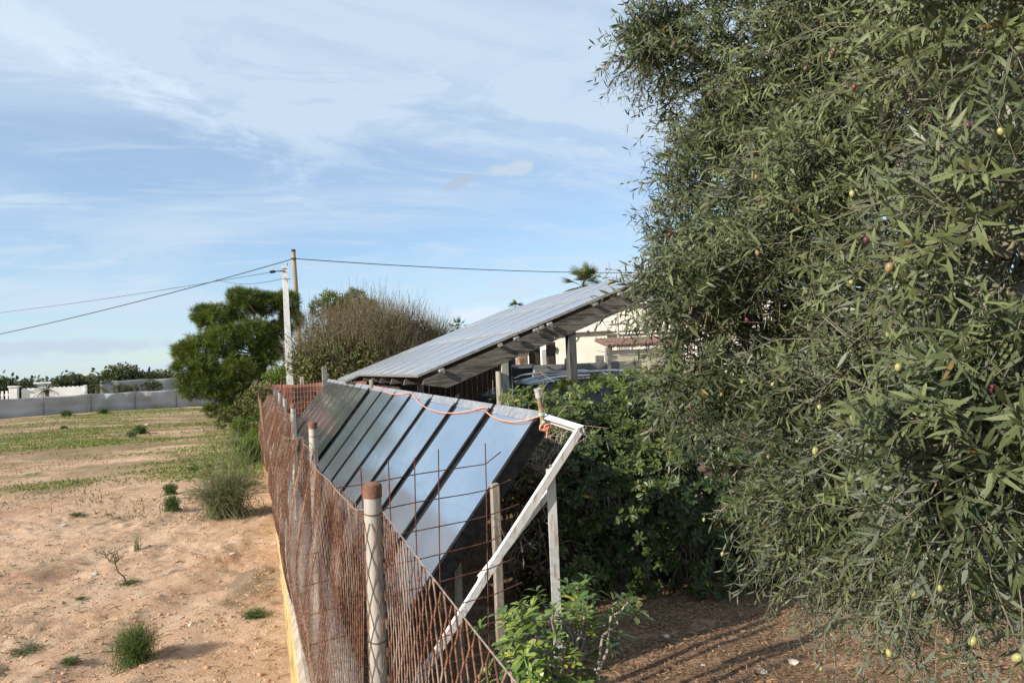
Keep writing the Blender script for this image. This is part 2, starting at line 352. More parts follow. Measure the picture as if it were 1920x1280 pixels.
M_WALLW = speck('white_wall_paint', (.72, .70, .66), (.84, .82, .78), 1.2, .85, bs=.1)
M_CREAM = speck('cream_render', (.46, .435, .375), (.57, .54, .475), 1.1, .9, bs=.15)
M_REDNET = speck('brick_red_windbreak', (.17, .062, .040), (.26, .105, .068), 2.5, .9, bs=.2, bd=.01)
M_GREYW = speck('dull_grey_wire', (.20, .15, .12), (.33, .27, .23), 60, .6, .3)
M_PALEW = speck('pale_welded_wire', (.40, .30, .22), (.52, .42, .32), 30, .7)
M_OLEAF = leafmat('olive_leaf', (.018, .030, .012), (.142, .166, .070), (.150, .166, .118), .46, .07, (.24, .14, .055), .2)
M_OTWIG = speck('olive_twig_bark', (.11, .10, .07), (.20, .18, .13), 40, .85)
M_OBARK = bark('olive_bark', (.10, .085, .065), (.20, .17, .135))
M_PITT = leafmat('hedge_leaf', (.024, .043, .010), (.115, .142, .028), None, .42, .16, (.27, .21, .035), .35)
M_PITTY = leafmat('bright_shrub_leaf', (.075, .138, .025), (.26, .32, .065), (.19, .24, .09), .36, .2, (.42, .36, .06), .5)
M_DEADL = leafmat('dead_leaf', (.12, .065, .035), (.24, .15, .085), None, .8, .1, None, .2)
M_STEM = bark('pale_stem_bark', (.20, .165, .135), (.34, .29, .245), 30)
M_PINE = leafmat('pine_needle', (.042, .070, .012), (.150, .182, .030), None, .5, .12, None, .3)
M_PBARK = bark('pine_bark', (.07, .05, .04), (.16, .12, .095))
M_TWIG = leafmat('bare_twig', (.135, .105, .062), (.285, .23, .14), None, .85, 0.0, None, .2)
M_SCRUB = leafmat('scrub_leaf', (.060, .075, .018), (.140, .140, .040), None, .6, .12, None, .3)
M_FARL = leafmat('far_tree_leaf', (.058, .074, .034), (.125, .135, .065), None, .65, .1, None, .2)
M_PALM = leafmat('palm_frond', (.035, .055, .014), (.110, .125, .035), None, .5, .15, None, .35)
M_WEED = leafmat('weed_stem', (.050, .095, .020), (.120, .165, .042), None, .6, .15, None, .3)
M_BROOM = leafmat('broom_stem', (.085, .105, .042), (.20, .21, .10), None, .65, .1, None, .3)
M_GRASS = leafmat('grass_blade', (.075, .125, .016), (.170, .225, .036), None, .6, .25, None, .3)
M_STRAW = leafmat('dry_straw', (.16, .105, .055), (.36, .27, .155), None, .8, .05, None, .2)
M_LITTER = leafmat('leaf_litter', (.09, .05, .03), (.46, .285, .16), None, .85, .0, (.45, .35, .22), .2)
M_CLOD = speck('soil_clod', (.36, .20, .115), (.50, .32, .20), 30, .95, bs=.6)
M_STONE = speck('pale_stone', (.46, .40, .33), (.62, .56, .49), 14, .9, bs=.5)

# ------------------------------------------------------------------ ground
def axis_pts(lo, hi, d0, d1, step, grow):
    a = list(np.arange(d0, d1, step)); s = step; x = d1
    while x < hi: a.append(x); s *= grow; x += s
    a.append(hi); s = step; x = d0
    while x > lo: s *= grow; x -= s; a.append(max(x, lo))
    return np.array(sorted(set(a)))
gx = axis_pts(-2500, 2500, -3.2, 4.6, .035, 1.06); gy = axis_pts(-300, 6000, 2.4, 12.5, .04, 1.05)
GX, GY = np.meshgrid(gx, gy, indexing='ij')
GZ = gz(GX, GY) + np.where(np.hypot(GX, GY) > 150, 0, 0)
nx, ny = GX.shape; idx = np.arange(nx * ny).reshape(nx, ny)
q = np.stack([idx[:-1, :-1], idx[1:, :-1], idx[1:, 1:], idx[:-1, 1:]], -1).reshape(-1, 4)
cx_, cy_ = (GX[:-1, :-1] + GX[1:, 1:]).ravel() / 2, (GY[:-1, :-1] + GY[1:, 1:]).ravel() / 2
right = (cx_ > .25) & (cy_ < 26) & (cx_ < 30)
g = Geo(); g.raw(np.stack([GX, GY, GZ], -1).reshape(-1, 3), q[~right], None)
g2 = Geo(); g.n = 0; g.q.append(q[right]); g.qa.append(np.full(right.sum(), .5)); g.qm.append(np.ones(right.sum(), int))
go = g.build('ground', [M_FIELD, M_MULCH], smooth=True); tag(go, kind='structure')
ms = None
if True:                                 # distant rocky ridge behind the house
    xs = np.linspace(150, 900, 90); ys = np.linspace(0, 260, 12); V = []; 
    for j, yy in enumerate(ys):
        for i, xx in enumerate(xs):
            hgt = (40 + 26 * vnoise(xx, 0, 70, 1) + 14 * vnoise(xx, yy, 21, 2) + 6 * vnoise(xx, yy, 8, 3)) * math.sin(math.pi * (j + .0) / 11) * math.sin(math.pi * i / 89) ** .5
            V.append((xx, 1150 + yy, hgt - 1))
    q = [(j * 90 + i, j * 90 + i + 1, (j + 1) * 90 + i + 1, (j + 1) * 90 + i) for j in range(11) for i in range(89)]
    m_ = speck('haze_pale_rock', (.30, .29, .31), (.46, .44, .45), .03, .95, bs=.5, bd=3)  # paleness of distant haze put into the rock colour
    tag(Geo().raw(V, q).build('mountain', m_, smooth=True), kind='structure')

def blob_pts(n):                         # rough stone shape
    bm = bmesh.new(); bmesh.ops.create_icosphere(bm, subdivisions=1, radius=1.0); bm.verts.index_update()
    v = np.array([x.co[:] for x in bm.verts]); f = np.array([[x.index for x in y.verts] for y in bm.faces]); bm.free(); return v, f
ICO_V, ICO_F = blob_pts(0)
def scatter_stones(g, P, Rr, flat=.6):
    n = len(P)
    for i in range(n):
        v = ICO_V * (1 + rng.normal(size=(12 if len(ICO_V) == 12 else len(ICO_V), 1)) * .2) * np.array([1, rng.uniform(.6, 1), flat * rng.uniform(.7, 1.2)]) * Rr[i]
        a = rng.uniform(0, 6.28); ca, sa = math.cos(a), math.sin(a); v = v @ np.array([[ca, -sa, 0], [sa, ca, 0], [0, 0, 1]]).T
        g.raw(v + P[i], None, ICO_F)
def on(x, y, dz=0.): return np.stack([x, y, gz(x, y) + dz], -1)
def field_pts(n, y0, y1, x1=.05, k=1.6):  # points on the field inside a wedge in view
    y = y0 * (y1 / y0) ** rng.random(n); xl = -.62 * y + .2; x = xl + (x1 - xl) * rng.random(n); return x, y
g = Geo(); x, y = field_pts(15000, 3.6, 20, k=1); keep = vnoise(x, y, .5, 3) > rng.random(len(x)) * .8; x, y = x[keep], y[keep]
scatter_stones(g, on(x, y, .0), np.minimum(rng.gamma(1.5, .0042, len(x)) + .003, .024))
tag(g.build('soil_clods', M_CLOD), 'small crumbs and clods of reddish soil scattered over the field', 'soil clods', kind='stuff')
for i, (px, py, r, lab) in enumerate(((360, 1172, .035, 'pale flat stone in the field near the yellow wall'), (118, 985, .055, 'white chalky stone beside the tyre track in the field'), (178, 1075, .045, 'whitish flat stone left of the leaning sapling'), (436, 1040, .03, 'small pale stone right of the twiggy weed'), (275, 795, .11, 'pale stone under the grey windbreak net at left'))):
    d = ray(px, py); t = -EYE / d[2]; p = d * t
    g = Geo(); scatter_stones(g, [np.array((0, 0, 0.))], [r], .5); o = g.build('stone', M_STONE); o.location = (p[0], p[1], float(gz(p[0], p[1])) + r * .2); tag(o, lab, 'stone', 'pale stones on the field')
for i, (px, py, r, lab) in enumerate(((1250, 1196, .045, 'cream stone in the shaded mulch between shrub and olive'), (1430, 1264, .05, 'largest pale stone in the sunlit mulch at the bottom edge'), (1150, 1210, .025, 'small white stone right of the bright shrub'), (1318, 1250, .024, 'little white stone in the sunlit mulch'), (1488, 1245, .045, 'ochre stone in sunlit mulch under the olive branches'))):
    d = ray(px, py); t = -(EYE + .70) / d[2]; p = d * t
    g = Geo(); scatter_stones(g, [np.array((0, 0, 0.))], [r], .5); o = g.build('stone', M_STONE); o.location = (p[0], p[1], float(gz(p[0], p[1])) + r * .25); tag(o, lab, 'stone', 'pale stones on the mulch')
g = Geo(); n = 1900; x, y = field_pts(n, 3.6, 14); P = on(x, y, .008); a = rng.uniform(0, 6.28, n) ; L = rng.gamma(2, .022, n)
D = np.stack([np.cos(a), np.sin(a), rng.normal(0, .12, n)], -1)
g.tubes(np.stack([P, P + D * L[:, None] * .5 + [0, 0, .006], P + D * L[:, None]], 1), .0016 + rng.random((n, 1)) * .0022, 3)
tag(g.build('straw_litter', M_STRAW), 'dry straw and broken stalks lying on the field', 'straw', kind='stuff')
g = Geo(); n = 30000; y = rng.uniform(2.6, 7.2, n); x = rng.uniform(.5, 6.2, n); P = on(x, y, .006 + 0 * x) + np.stack([0 * x, 0 * x, rng.random(n) * .018], -1); a = rng.uniform(0, 6.28, n)
D = np.stack([np.cos(a), np.sin(a), rng.normal(0, .22, n)], -1); L = rng.uniform(.03, .09, n)
N = unit(np.stack([rng.normal(0, .35, n), rng.normal(0, .35, n), np.ones(n)], -1))
g.leaves(P, D, N, L, rng.uniform(.003, .010, n), rng.random(n), .12)
x2 = rng.uniform(.5, 6.2, 260); y2 = rng.uniform(2.6, 7, 260); scatter_stones(g, on(x2, y2, .004), rng.gamma(2, .004, 260) + .003)
tag(g.build('leaf_litter', M_LITTER), 'brown dry leaves and needles covering the yard soil', 'leaf litter', kind='stuff')
g = Geo(); m_ = 420; x, y = field_pts(m_, 3.8, 15, k=1); k_ = vnoise(x, y, .9, 2) > .45; x, y = x[k_], y[k_]; n = len(x) * 9; X = np.repeat(x, 9) + rng.normal(0, .02, n); Y_ = np.repeat(y, 9) + rng.normal(0, .02, n)
g.leaves(on(X, Y_), unit(rand_unit(n) * [1, 1, .5] + [0, 0, .45]), rand_unit(n), rng.uniform(.015, .05, n), rng.uniform(.003, .007, n), rng.random(n), .3)
tag(g.build('seedlings', M_WEED), 'tiny green seedlings sprouting all over the bare soil', 'seedlings', kind='stuff')
# short grass in the far half of the field
g = Geo(); n = 130000; y = 13 * (46 / 13) ** rng.random(n); x = -.62 * y + (.62 * y + .0) * rng.random(n)
fb = lambda x, y, s, k: vnoise(x * .8 + y * .37, y * .9 - x * .33, s, k) * .5 + vnoise(x * .6 - y * .6, y * .7 + x * .7, s * .47, k + 1) * .3 + vnoise(x, y, s * .2, k + 2) * .2
dens = fb(x * .6, y * 1.15, 3.4, 4) + .12 * np.clip((x + 3) / 3, 0, 1) * np.clip((26 - y) / 8, 0, 1)
dens -= .34 * np.clip((21 - y) / 8, 0, 1) ** 1.2 - .10 * np.clip((x + 2.5) / 2, 0, 1); dens += .07 * np.clip((x + 9) / 3, 0, 1) * np.clip((y - 18) / 3, 0, 1); k = (dens > .46) & (rng.random(n) < np.clip((dens - .45) * 7, 0, 1)); x, y = x[k], y[k]; n = len(x); P = on(x, y)
D = unit(np.stack([rng.normal(0, .5, n), rng.normal(0, .5, n), np.ones(n)], -1)); hgt = rng.uniform(.02, .065, n) * np.clip(dens[k] * 1.4, .5, 1.3)
g.leaves(P, D, rand_unit(n), hgt, .012 + y * .0004, rng.random(n), .2)
tag(g.build('grass', M_GRASS), 'short green grass growing in patches across the far field', 'grass', kind='stuff')
g = Geo(); n = 16000; y = 10 * (46 / 10) ** rng.random(n); x = -.62 * y + (.62 * y + .0) * rng.random(n); k = fb(x * .7, y, 2.0, 2) > .5; x, y = x[k], y[k]; n = len(x)
D = unit(np.stack([rng.normal(0, .8, n), rng.normal(0, .8, n), np.ones(n)], -1)); g.leaves(on(x, y), D, rand_unit(n), rng.uniform(.03, .11, n), .008 + y * .0004, rng.random(n), .3)
tag(g.build('dry_grass', M_STRAW), 'dry brown grass stubble on the far field', 'dry grass', kind='stuff')

# ------------------------------------------------------------------ low wall and chain-link fence
def wobble(v, a, k=0): return (vnoise(v[:, 1], v[:, 2], .18, k) - .5) * a + (vnoise(v[:, 1], v[:, 2], .05, k + 1) - .5) * a * .5
ys = np.arange(.2, 23.6, .06); prof = [(.115, -.3), (.122, .0), (.126, .2), (.125, .415), (.15, .452), (.25, .462), (.36, .455), (.40, .43), (.405, 0.), (.41, -.9)]
V = np.array([[(px, yy, pz) for px, pz in prof] for yy in ys]); sh = V.shape; v = V.reshape(-1, 3); v[:, 0] += wobble(v, .008); v[:, 2] += (vnoise(v[:, 1], v[:, 0], .3, 2) - .5) * .03
k = len(prof); nq = [(i * k + j, i * k + j + 1, (i + 1) * k + j + 1, (i + 1) * k + j) for i in range(len(ys) - 1) for j in range(k - 1)]
nqa = np.array(nq); fj = np.tile(np.arange(k - 1), len(ys) - 1)
g = Geo(); g.raw(v, nqa[fj < 3]); s_ = g.n; g.n = 0; g.q.append(nqa[fj >= 3]); g.qa.append(np.full((fj >= 3).sum(), .5)); g.qm.append(np.ones((fj >= 3).sum(), int)); g.n = s_
g.raw([v[j] for j in range(k)], [(0, 1, 8, 9), (1, 2, 7, 8), (2, 3, 6, 7)], [(3, 4, 5), (3, 5, 6)], m=1)
lw = g.build('low_wall', [M_OCHRE, M_CONC]); tag(lw, 'low yellow wall with a rough concrete top under the rusty fence', 'wall')

fence = empty('chain_link_fence', (.27, 2.0, .45), 'rusty bulging chain link fence with capped round posts on the low wall', 'fence')
FX = .27
def bulge(Y, Z):                         # how far the slack mesh leans out over the wall
    h = np.clip((Z - .45) / 1.0, 0, 1); prof = np.sin(np.pi * np.clip(h * .82 + .12, 0, 1))
    far = np.clip((Y - 2.3) / 3.0, 0, 1); far2 = np.clip((Y - 7.5) / 3.5, 0, 1)
    return -.062 * (1 - h) ** 1.5 -(.03 * np.clip((Y - 2.03) / .8, 0, 1) + .10 * far + .07 * far2) * prof - .07 * far2 * h + far * (.020 * np.sin(Y * 5.1) + .014 * np.sin(Y * 11.3 + 1) + .012 * np.sin(Y * 2.3 + Z * 2)) * np.clip(h * 3, 0, 1)
def ztop(Y):
    mid = np.sin(np.pi * np.clip(((Y - 2.0) % 2.55) / 2.55, 0, 1)); return 1.455 - .03 * mid - .07 * mid * ((Y > 4.5) & (Y < 7.1)) + .03 * np.clip((Y - 9) / 4, 0, 1)
gm = Geo()
def chain(y0, y1, pit, xf, rad, sides):
    sel = np.arange(y0, y1, pit / 2); i = np.arange(len(sel)); nz = int(1.0 / (pit / 2)); kz = np.arange(0, nz + 1); z0 = .44
    Z = z0 + kz[None, :] / nz * (ztop(sel)[:, None] - z0); sg = ((kz[None, :] + i[:, None]) % 2) * 2 - 1; Yw = sel[:, None] + sg * pit * .265
    X = xf(Yw, Z) + sg * .0024 + (vnoise(Yw, Z, .3, 2) - .5) * .02; Yw = Yw + (vnoise(Yw, Z, .25, 5) - .5) * .025
    gm.tubes(np.stack([X, Yw, Z], -1), rad, sides)
chain(.42, 2.03, .074, lambda Y, Z: FX + .036 + 0 * Y, .0021, 6)
chain(2.03, 4.6, .060, lambda Y, Z: FX - .012 + bulge(Y, Z), .0016, 4)
chain(6.4, 14.2, .046, lambda Y, Z: FX + .012 + bulge(Y, Z) * .7 + .012 * np.sin(Y * 7), .0019, 3)
chain(4.6, 14.2, .058, lambda Y, Z: FX - .028 + bulge(Y, Z), .0022, 3)
for j_, a0 in enumerate(np.arange(2.0, 5.6, .50)):   # the strip of loose links lying against the first post
    zz = np.linspace(.46, 1.43, 70); an = a0 + (-1) ** j_ * .25 * (2 * np.abs(((zz / .048) % 2) - 1) - 1); rr = .0262
    gm.tubes(np.stack([FX + .012 + rr * np.cos(an), 2.02 + rr * np.sin(an), zz], -1), .0009, 4)
mo = gm.build('wire_mesh', M_RUST, fence)
def round_post(parent, x, y, zb, zt, r, name='post', cap=True, tilt=0.0, m=M_POST):
    g = Geo(); lathe(g, (x, y, zb), [(0.0001, 0), (r, 0.0), (r, zt - zb - .03), (r, zt - zb - .004), (0.0001, zt - zb - .003)], 18); p = g.build(name, m, parent, smooth=False)
    if cap:
        g = Geo(); h = zt - zb; lathe(g, (x, y, zt), [(r * 1.02, -.034), (r * 1.10, -.033), (r * 1.11, -.006), (r * 1.02, .002), (r * .5, .008), (.0001, .009)], 18); c = g.build('post_cap', M_CAP); c.parent = p
    return p
for y, zt in ((2.02, 1.53), (4.40, 1.548), (7.09, 1.545), (9.63, 1.555), (12.2, 1.56)): round_post(fence, FX + .012, y, .45, zt, .0245)
g = Geo(); Y = np.linspace(.45, 14, 200); off = np.where(Y < 2.03, .036, -.03 + bulge(Y, ztop(Y) + 0 * Y)); P = np.stack([FX + off, Y, ztop(Y) + .004], -1); g.tubes(P, .0017, 5)
g.build('tension_wire', M_GREYW, fence)
for y, zt in ((2.02, 1.53), (4.40, 1.548), (7.09, 1.545)):
    an = np.linspace(0, 2 * np.pi, 15)
    for z in (zt - .075, zt - .42): g = Geo(); g.tubes(np.stack([FX + .012 + .0268 * np.cos(an), y + .0268 * np.sin(an), z + .004 * np.sin(an)], -1), .0016, 4); g.build('tie_wire', M_RUST2, fence)
# two weathered timber posts and thin rods at the far end
for nm, x, y, zt, lab in (('timber_post', .27, 13.5, 1.60, 'taller grey timber post at the far end of the rusty fence'), ('timber_post', .235, 12.9, 1.58, 'shorter grey timber post at the far end of the rusty fence')):
    g = Geo(); g.box((x, y, .7), (.06, .06, 2 * (zt - .7)), bev=.006); tag(g.build(nm, M_GREYB, loc=(x, y, 0)), lab, 'post', 'grey timber posts by the far fence end')
# end fence with brick red windbreak and pale welded wire
rf = empty('windbreak_fence', (.2, 24, 0), 'brick red windbreak fence behind pale welded wire at the far end of the yard', 'fence')
xs = np.linspace(-.05, 4.2, 60); zs = np.linspace(.0, 1.46, 14); V = np.array([[(x, 24.1 + .04 * math.sin(x * 5) + .03 * math.sin(z * 6 + x), z * (1 + .012 * math.sin(x * 4))) for z in zs] for x in xs]).reshape(-1, 3)
q = [(i * 14 + j, (i + 1) * 14 + j, (i + 1) * 14 + j + 1, i * 14 + j + 1) for i in range(59) for j in range(13)]
o = Geo().raw(V, q).build('red_cloth', M_REDNET, rf, smooth=True); md = o.modifiers.new('thick', 'SOLIDIFY'); md.thickness = .006
g = Geo()
for x in np.arange(.0, 4.2, .10): g.tubes([[(x, 23.9, 0), (x, 23.9, .8), (x, 23.9, 1.56)]], .0035, 4)
for z in np.arange(.2, 1.5, .17): g.tubes([[(0, 23.9, z), (2, 23.9, z), (4.2, 23.9, z)]], .0035, 4)
g.build('welded_wire', M_PALEW, rf)
for x in (.3, .62, 2.0, 3.4): g = Geo(); g.tubes([[(x, 23.85, 0), (x, 23.85, .8), (x, 23.85, 1.72)]], .02, 6, cap=True); g.build('steel_rod', M_RUST2, rf)
# slack welded mesh that leans out at the far end
wf = empty('welded_mesh_panel', (.05, 15, 0), 'sagging rusty welded mesh leaning left at the far fence end', 'fence panel')
g = Geo(); ys = np.arange(9.6, 20, .10); zs = np.arange(.2, 1.52, .10)
def wx(y, z): return .10 - .10 * np.clip((z - .2) / 1.2, 0, 1) - .05 * np.sin((y - 9.6) / 10.4 * np.pi) * np.clip(z, 0, 1)
for y_ in ys: z = np.linspace(.1, 1.50 + .02 * math.sin(y_), 8); g.tubes(np.stack([wx(y_, z), y_ + 0 * z, z], -1), .0022, 3)
for z_ in zs: y_ = np.linspace(9.6, 20, 24); g.tubes(np.stack([wx(y_, z_ + 0 * y_), y_, z_ + .012 * np.sin(y_ * 2)], -1), .0022, 3)
g.build('mesh_wires', M_RUST, wf)

# ------------------------------------------------------------------ rusty reinforcing mesh across the end
rb = empty('reinforcing_mesh', (.8, 3.9, -.70), 'rusty square reinforcing mesh standing before the nearest collector', 'mesh panel')
g = Geo()
def mx(x): return 3.82 + (x - .2) * .22
for i, (x, zt) in enumerate(((.335, 1.26), (.485, 1.34), (.637, 1.355), (.787, 1.352), (.93, 1.385), (1.225, 1.39))):
    zz = np.linspace(-.72, zt, 9); g.tubes(np.stack([x + .012 * np.sin(zz * 2 + i) - .012 * np.sin(zt * 2 + i), mx(x) + .01 * np.sin(zz * 3), zz], -1), .0034, 6, cap=True)
for k_, z in enumerate(np.arange(1.245, -.62, -.153)):
    xr = 1.33 if k_ == 0 else 1.34 + .05 * (k_ % 3)
    xx = np.array([.19 - .02 * (k_ % 2), .3, .49, .8, 1.1, 1.225, xr]); zz = z + .035 * (xx - .49) + .004 * np.sin(xx * 9 + k_); zz[-1] += (.055 if k_ == 0 else .03)
    g.tubes(np.stack([xx, mx(xx) + .004, zz], -1), .0033, 6, cap=True)
g.build('steel_bars', M_RUST2, rb)

# ------------------------------------------------------------------ solar collectors
def cz(Y): return .0065 * (Y - 5)
B0, T0 = np.array([.80, .02]), np.array([1.965, 1.485]); SL = T0 - B0; LEN = np.linalg.norm(SL); SL = SL / LEN; NX = np.array([-SL[1], SL[0]])
def pan(u, Y, h=0.): p = B0 + SL * u + NX * h; return np.array([p[0], Y, p[1] + cz(Y)])
def collector(Y0, wd, glass, label, dark):
    root = empty('solar_collector', pan(0, Y0), label, 'solar panel', 'tilted solar collectors along the fence')
    rot = np.array([[SL[0], 0, NX[0]], [0, 1, 0], [SL[1], 0, NX[1]]])
    piv = pan(LEN / 2, Y0 + wd / 2); axs = np.array([SL[0], 0, SL[1]]); tl = R(0.3 if dark else 0.9)
    Kx = np.array([[0, -axs[2], axs[1]], [axs[2], 0, -axs[0]], [-axs[1], axs[0], 0]]); TR = np.eye(3) + math.sin(tl) * Kx + (1 - math.cos(tl)) * Kx @ Kx
    def turn(g): g.v = [(v - piv) @ TR.T + piv for v in g.v]; return g
    def bx(g, u0, u1, y0, y1, h0, h1, m=0, bev=0.): g.box(pan((u0 + u1) / 2, 0, (h0 + h1) / 2) + [0, (y0 + y1) / 2, cz(Y0) - cz(0)], (u1 - u0, y1 - y0, h1 - h0), rot, m=m, bev=bev)
    g = Geo(); bx(g, 0, LEN, Y0, Y0 + wd, -.115, -.008, bev=.004); turn(g).build('casing', M_BLACK, root)
    g = Geo(); r = .05
    for u0, u1, y0, y1 in ((r, LEN - r, Y0, Y0 + r), (r, LEN - r, Y0 + wd - r, Y0 + wd), (0, r, Y0, Y0 + wd)): bx(g, u0, u1, y0, y1, -.006, .006, bev=.002)
    bx(g, LEN - r * 1.9, LEN, Y0, Y0 + wd, -.006, .006, m=1, bev=.002); turn(g).build('rim', [M_BLACK if not dark else M_RIM, M_RIMG], root)
    g = Geo(); bx(g, r + .001, LEN - r * 1.9 - .001, Y0 + r + .001, Y0 + wd - r - .001, -.007, .001); turn(g).build('glass', glass, root)
ords = ['nearest solar collector with its black side casing exposed', 'second solar collector back from the aluminium end frame', 'third solar collector back from the aluminium end frame', 'fourth solar collector back from the aluminium end frame', 'fifth solar collector back from the aluminium end frame', 'sixth solar collector back from the aluminium end frame', 'seventh collector, last pale one before the wide black gap']
for i in range(7): collector(5.0 + 1.2 * i, 1.065, M_GLASS, ords[i], False)
ordd = ['dark collector directly behind the wide black gap', 'second dark collector behind the wide black gap', 'third dark collector behind the wide black gap', 'fourth dark collector behind the wide black gap', 'fifth dark collector behind the wide black gap', 'sixth dark collector behind the wide black gap', 'dark collector next to last at the far end of the row', 'last dark collector at the far end of the row']
for i in range(8): collector(13.75 + 1.125 * i, 1.02, M_GLASSD, ordd[i], True)
# timber legs under the row
for x, y, zt, lab in ((1.55, 4.92, 1.00, 'tallest pale timber stake beside the nearest collector'), (1.30, 5.12, .50, 'short pale timber stake under the nearest collector')):
    g = Geo(); g.box((x, y, (zt - .8) / 2), (.058, .058, zt + .8), bev=.005); tag(g.build('timber_stake', M_STAKE, loc=(x, y, -.70)), lab, 'stake', 'pale stakes under the collectors')
sf = empty('timber_stand', (1.5, 12, -.4), 'timber stand carrying the row of solar collectors', 'stand')
for i, y in enumerate(np.arange(7.3, 22.6, 2.4)):
    g = Geo(); zb = float(gz(1.7, y)) - .05; g.box((1.7, y, (zb + 1.0) / 2), (.06, .06, 1.0 - zb)); g.build('leg', M_STAKE, sf)
    g = Geo(); g.bar(pan(.1, y, -.145), pan(LEN - .1, y, -.145), .05, .05); g.build('rafter', M_STAKE, sf)

# ------------------------------------------------------------------ aluminium end frame
af = empty('aluminium_frame', (1.77, 4.4, -.70), 'white aluminium triangular frame standing in front of the nearest collector', 'frame')
g = Geo(); a, b = np.array([1.955, 4.98, 1.455]), np.array([1.985, 4.36, 1.405]); g.bar(a, b, .055, .006, (-.35, 0, 1)); g.bar(a + [.026, 0, -.028], b + [.026, 0, -.028], .005, .055, (-.35, 0, 1)); g.build('top_rail', M_ALU, af)
g = Geo(); a, b = np.array([1.97, 4.385, 1.395]), np.array([.42, 4.385, -.55]); g.bar(a, b, .038, .006, (NX[0], 0, NX[1])); g.bar(a + [.016, -.016, -.018], b + [.016, -.016, -.018], .006, .038, (NX[0], 0, NX[1])); g.build('sloping_leg', M_ALU, af)
g = Geo(); g.box((1.775, 4.40, .20), (.062, .006, 1.90)); g.box((1.802, 4.426, .19), (.006, .046, 1.84)); g.build('upright', M_ALU, af)
g = Geo(); g.bar((1.775, 4.45, 1.01), (1.27, 4.45, .50), .05, .006, (NX[0], 0, NX[1])); g.bar((1.775, 4.428, .99), (1.27, 4.428, .48), .005, .04, (NX[0], 0, NX[1])); g.build('brace', M_ALU, af)
for p in ((1.775, 4.381, 1.12), (1.765, 4.381, 1.17), (1.972, 4.36, 1.385)): g = Geo(); lathe(g, p, [(.0001, .012), (.009, .012), (.009, 0), (.0001, 0)], 6, (0, -1, 0)); g.build('bolt', M_COLLAR, af)
# pipe stub with collar and rope
vp = empty('vent_pipe', pan(LEN, 4.93), 'old brass pipe stub with steel collar at the nearest collector corner', 'pipe')
pb, pt = np.array([1.935, 4.90, 1.40]), np.array([1.895, 4.88, 1.655]); ax = unit(pt - pb); H = np.linalg.norm(pt - pb)
g = Geo(); lathe(g, pb, [(.0001, 0), (.021, 0), (.022, .01), (.019, .03), (.019, H - .05), (.0001, H - .05)], 14, ax); g.build('pipe', M_PIPE, vp)
g = Geo(); lathe(g, pb + ax * (H - .065), [(.019, 0), (.026, .0), (.027, .03), (.026, .048), (.029, .05), (.029, .066), (.020, .068), (.018, .05)], 14, ax); g.build('collar', M_COLLAR, vp)
g = Geo(); lathe(g, pb + [-.005, -.02, .01], [(.0001, .026), (.010, .024), (.015, .014), (.015, -.01), (.0001, -.012)], 10, (-.2, -1, .1)); g.build('fitting', M_VERD, vp); g = Geo(); lathe(g, pb + ax * .06, [(.0205, 0), (.024, .003), (.024, .02), (.0205, .023)], 12, ax); g.build('ring', M_VERD, vp)
rope = empty('orange_rope', pan(LEN, 4.9), 'orange rope tied to the brass pipe and strung over the collectors', 'rope')
def strand(pts, r=.0065, h=.016):
    P = np.array([pan(LEN - u, Y, h) for Y, u in pts]); t = np.linspace(0, 1, len(P)); tt = np.linspace(0, 1, len(P) * 6); P2 = np.stack([np.interp(tt, t, P[:, i]) for i in range(3)], -1)
    k = np.ones(5) / 5; Q = P2.copy()
    for i in range(3): Q[2:-2, i] = np.convolve(P2[:, i], k, 'valid')
    return Q
g = Geo()
g.tubes(strand([(4.92, .05), (5.1, .10), (5.35, .14), (5.65, .15), (5.95, .13), (6.16, .10)]), .0068, 6)
g.tubes(strand([(6.16, .06), (6.28, .055), (6.7, .13), (7.2, .19), (7.7, .21), (8.3, .20), (8.9, .15), (9.5, .06), (9.75, .03)]), .0068, 6)
g.tubes(strand([(9.75, .03), (10.4, .09), (11.2, .11), (12.0, .06), (12.9, .02), (13.5, .0)]), .0068, 6)
for k_ in range(5):                       # the knot
    an = np.linspace(0, 5.6, 22); c = pb + np.array([-.022 + .010 * k_, -.03 - .004 * k_, -.028 + .007 * math.sin(k_ * 2.1)]); rr = .021 + .004 * math.sin(k_ * 1.7)
    e1 = unit(np.array([math.cos(k_ * 1.3), .4, math.sin(k_ * 1.3)])); e2 = unit(np.cross(e1, (.3, 1, .2)))
    g.tubes([c + rr * (math.cos(x) * e1 + math.sin(x) * e2) for x in an], .0072, 6)
g.tubes([pb + [-.02, -.04, -.03], pb + [.01, -.05, -.06], pb + [.0, -.05, -.10]], .006, 6); g.tubes([pb + [0, .0, .03], pb + [.05, .05, .0], pb + [.08, .12, -.05]], .0068, 6)
g.build('rope_strand', M_ROPE, rope, smooth=True)
# two short rusty stubs where the rope ends
for dy, lab in ((0, 'left rusty stub by the wide gap between collectors'), (.14, 'right rusty stub by the wide gap between collectors')):
    g = Geo(); p = pan(LEN - .03, 13.48 - dy, .02); lathe(g, p - [0, 0, .22], [(.0001, 0), (.028, 0), (.028, .25), (.034, .26), (.034, .34), (.0001, .345)], 10); tag(g.build('pipe_stub', M_STAKE, loc=p), lab, 'pipe stub', 'rusty stubs at the collector gap')

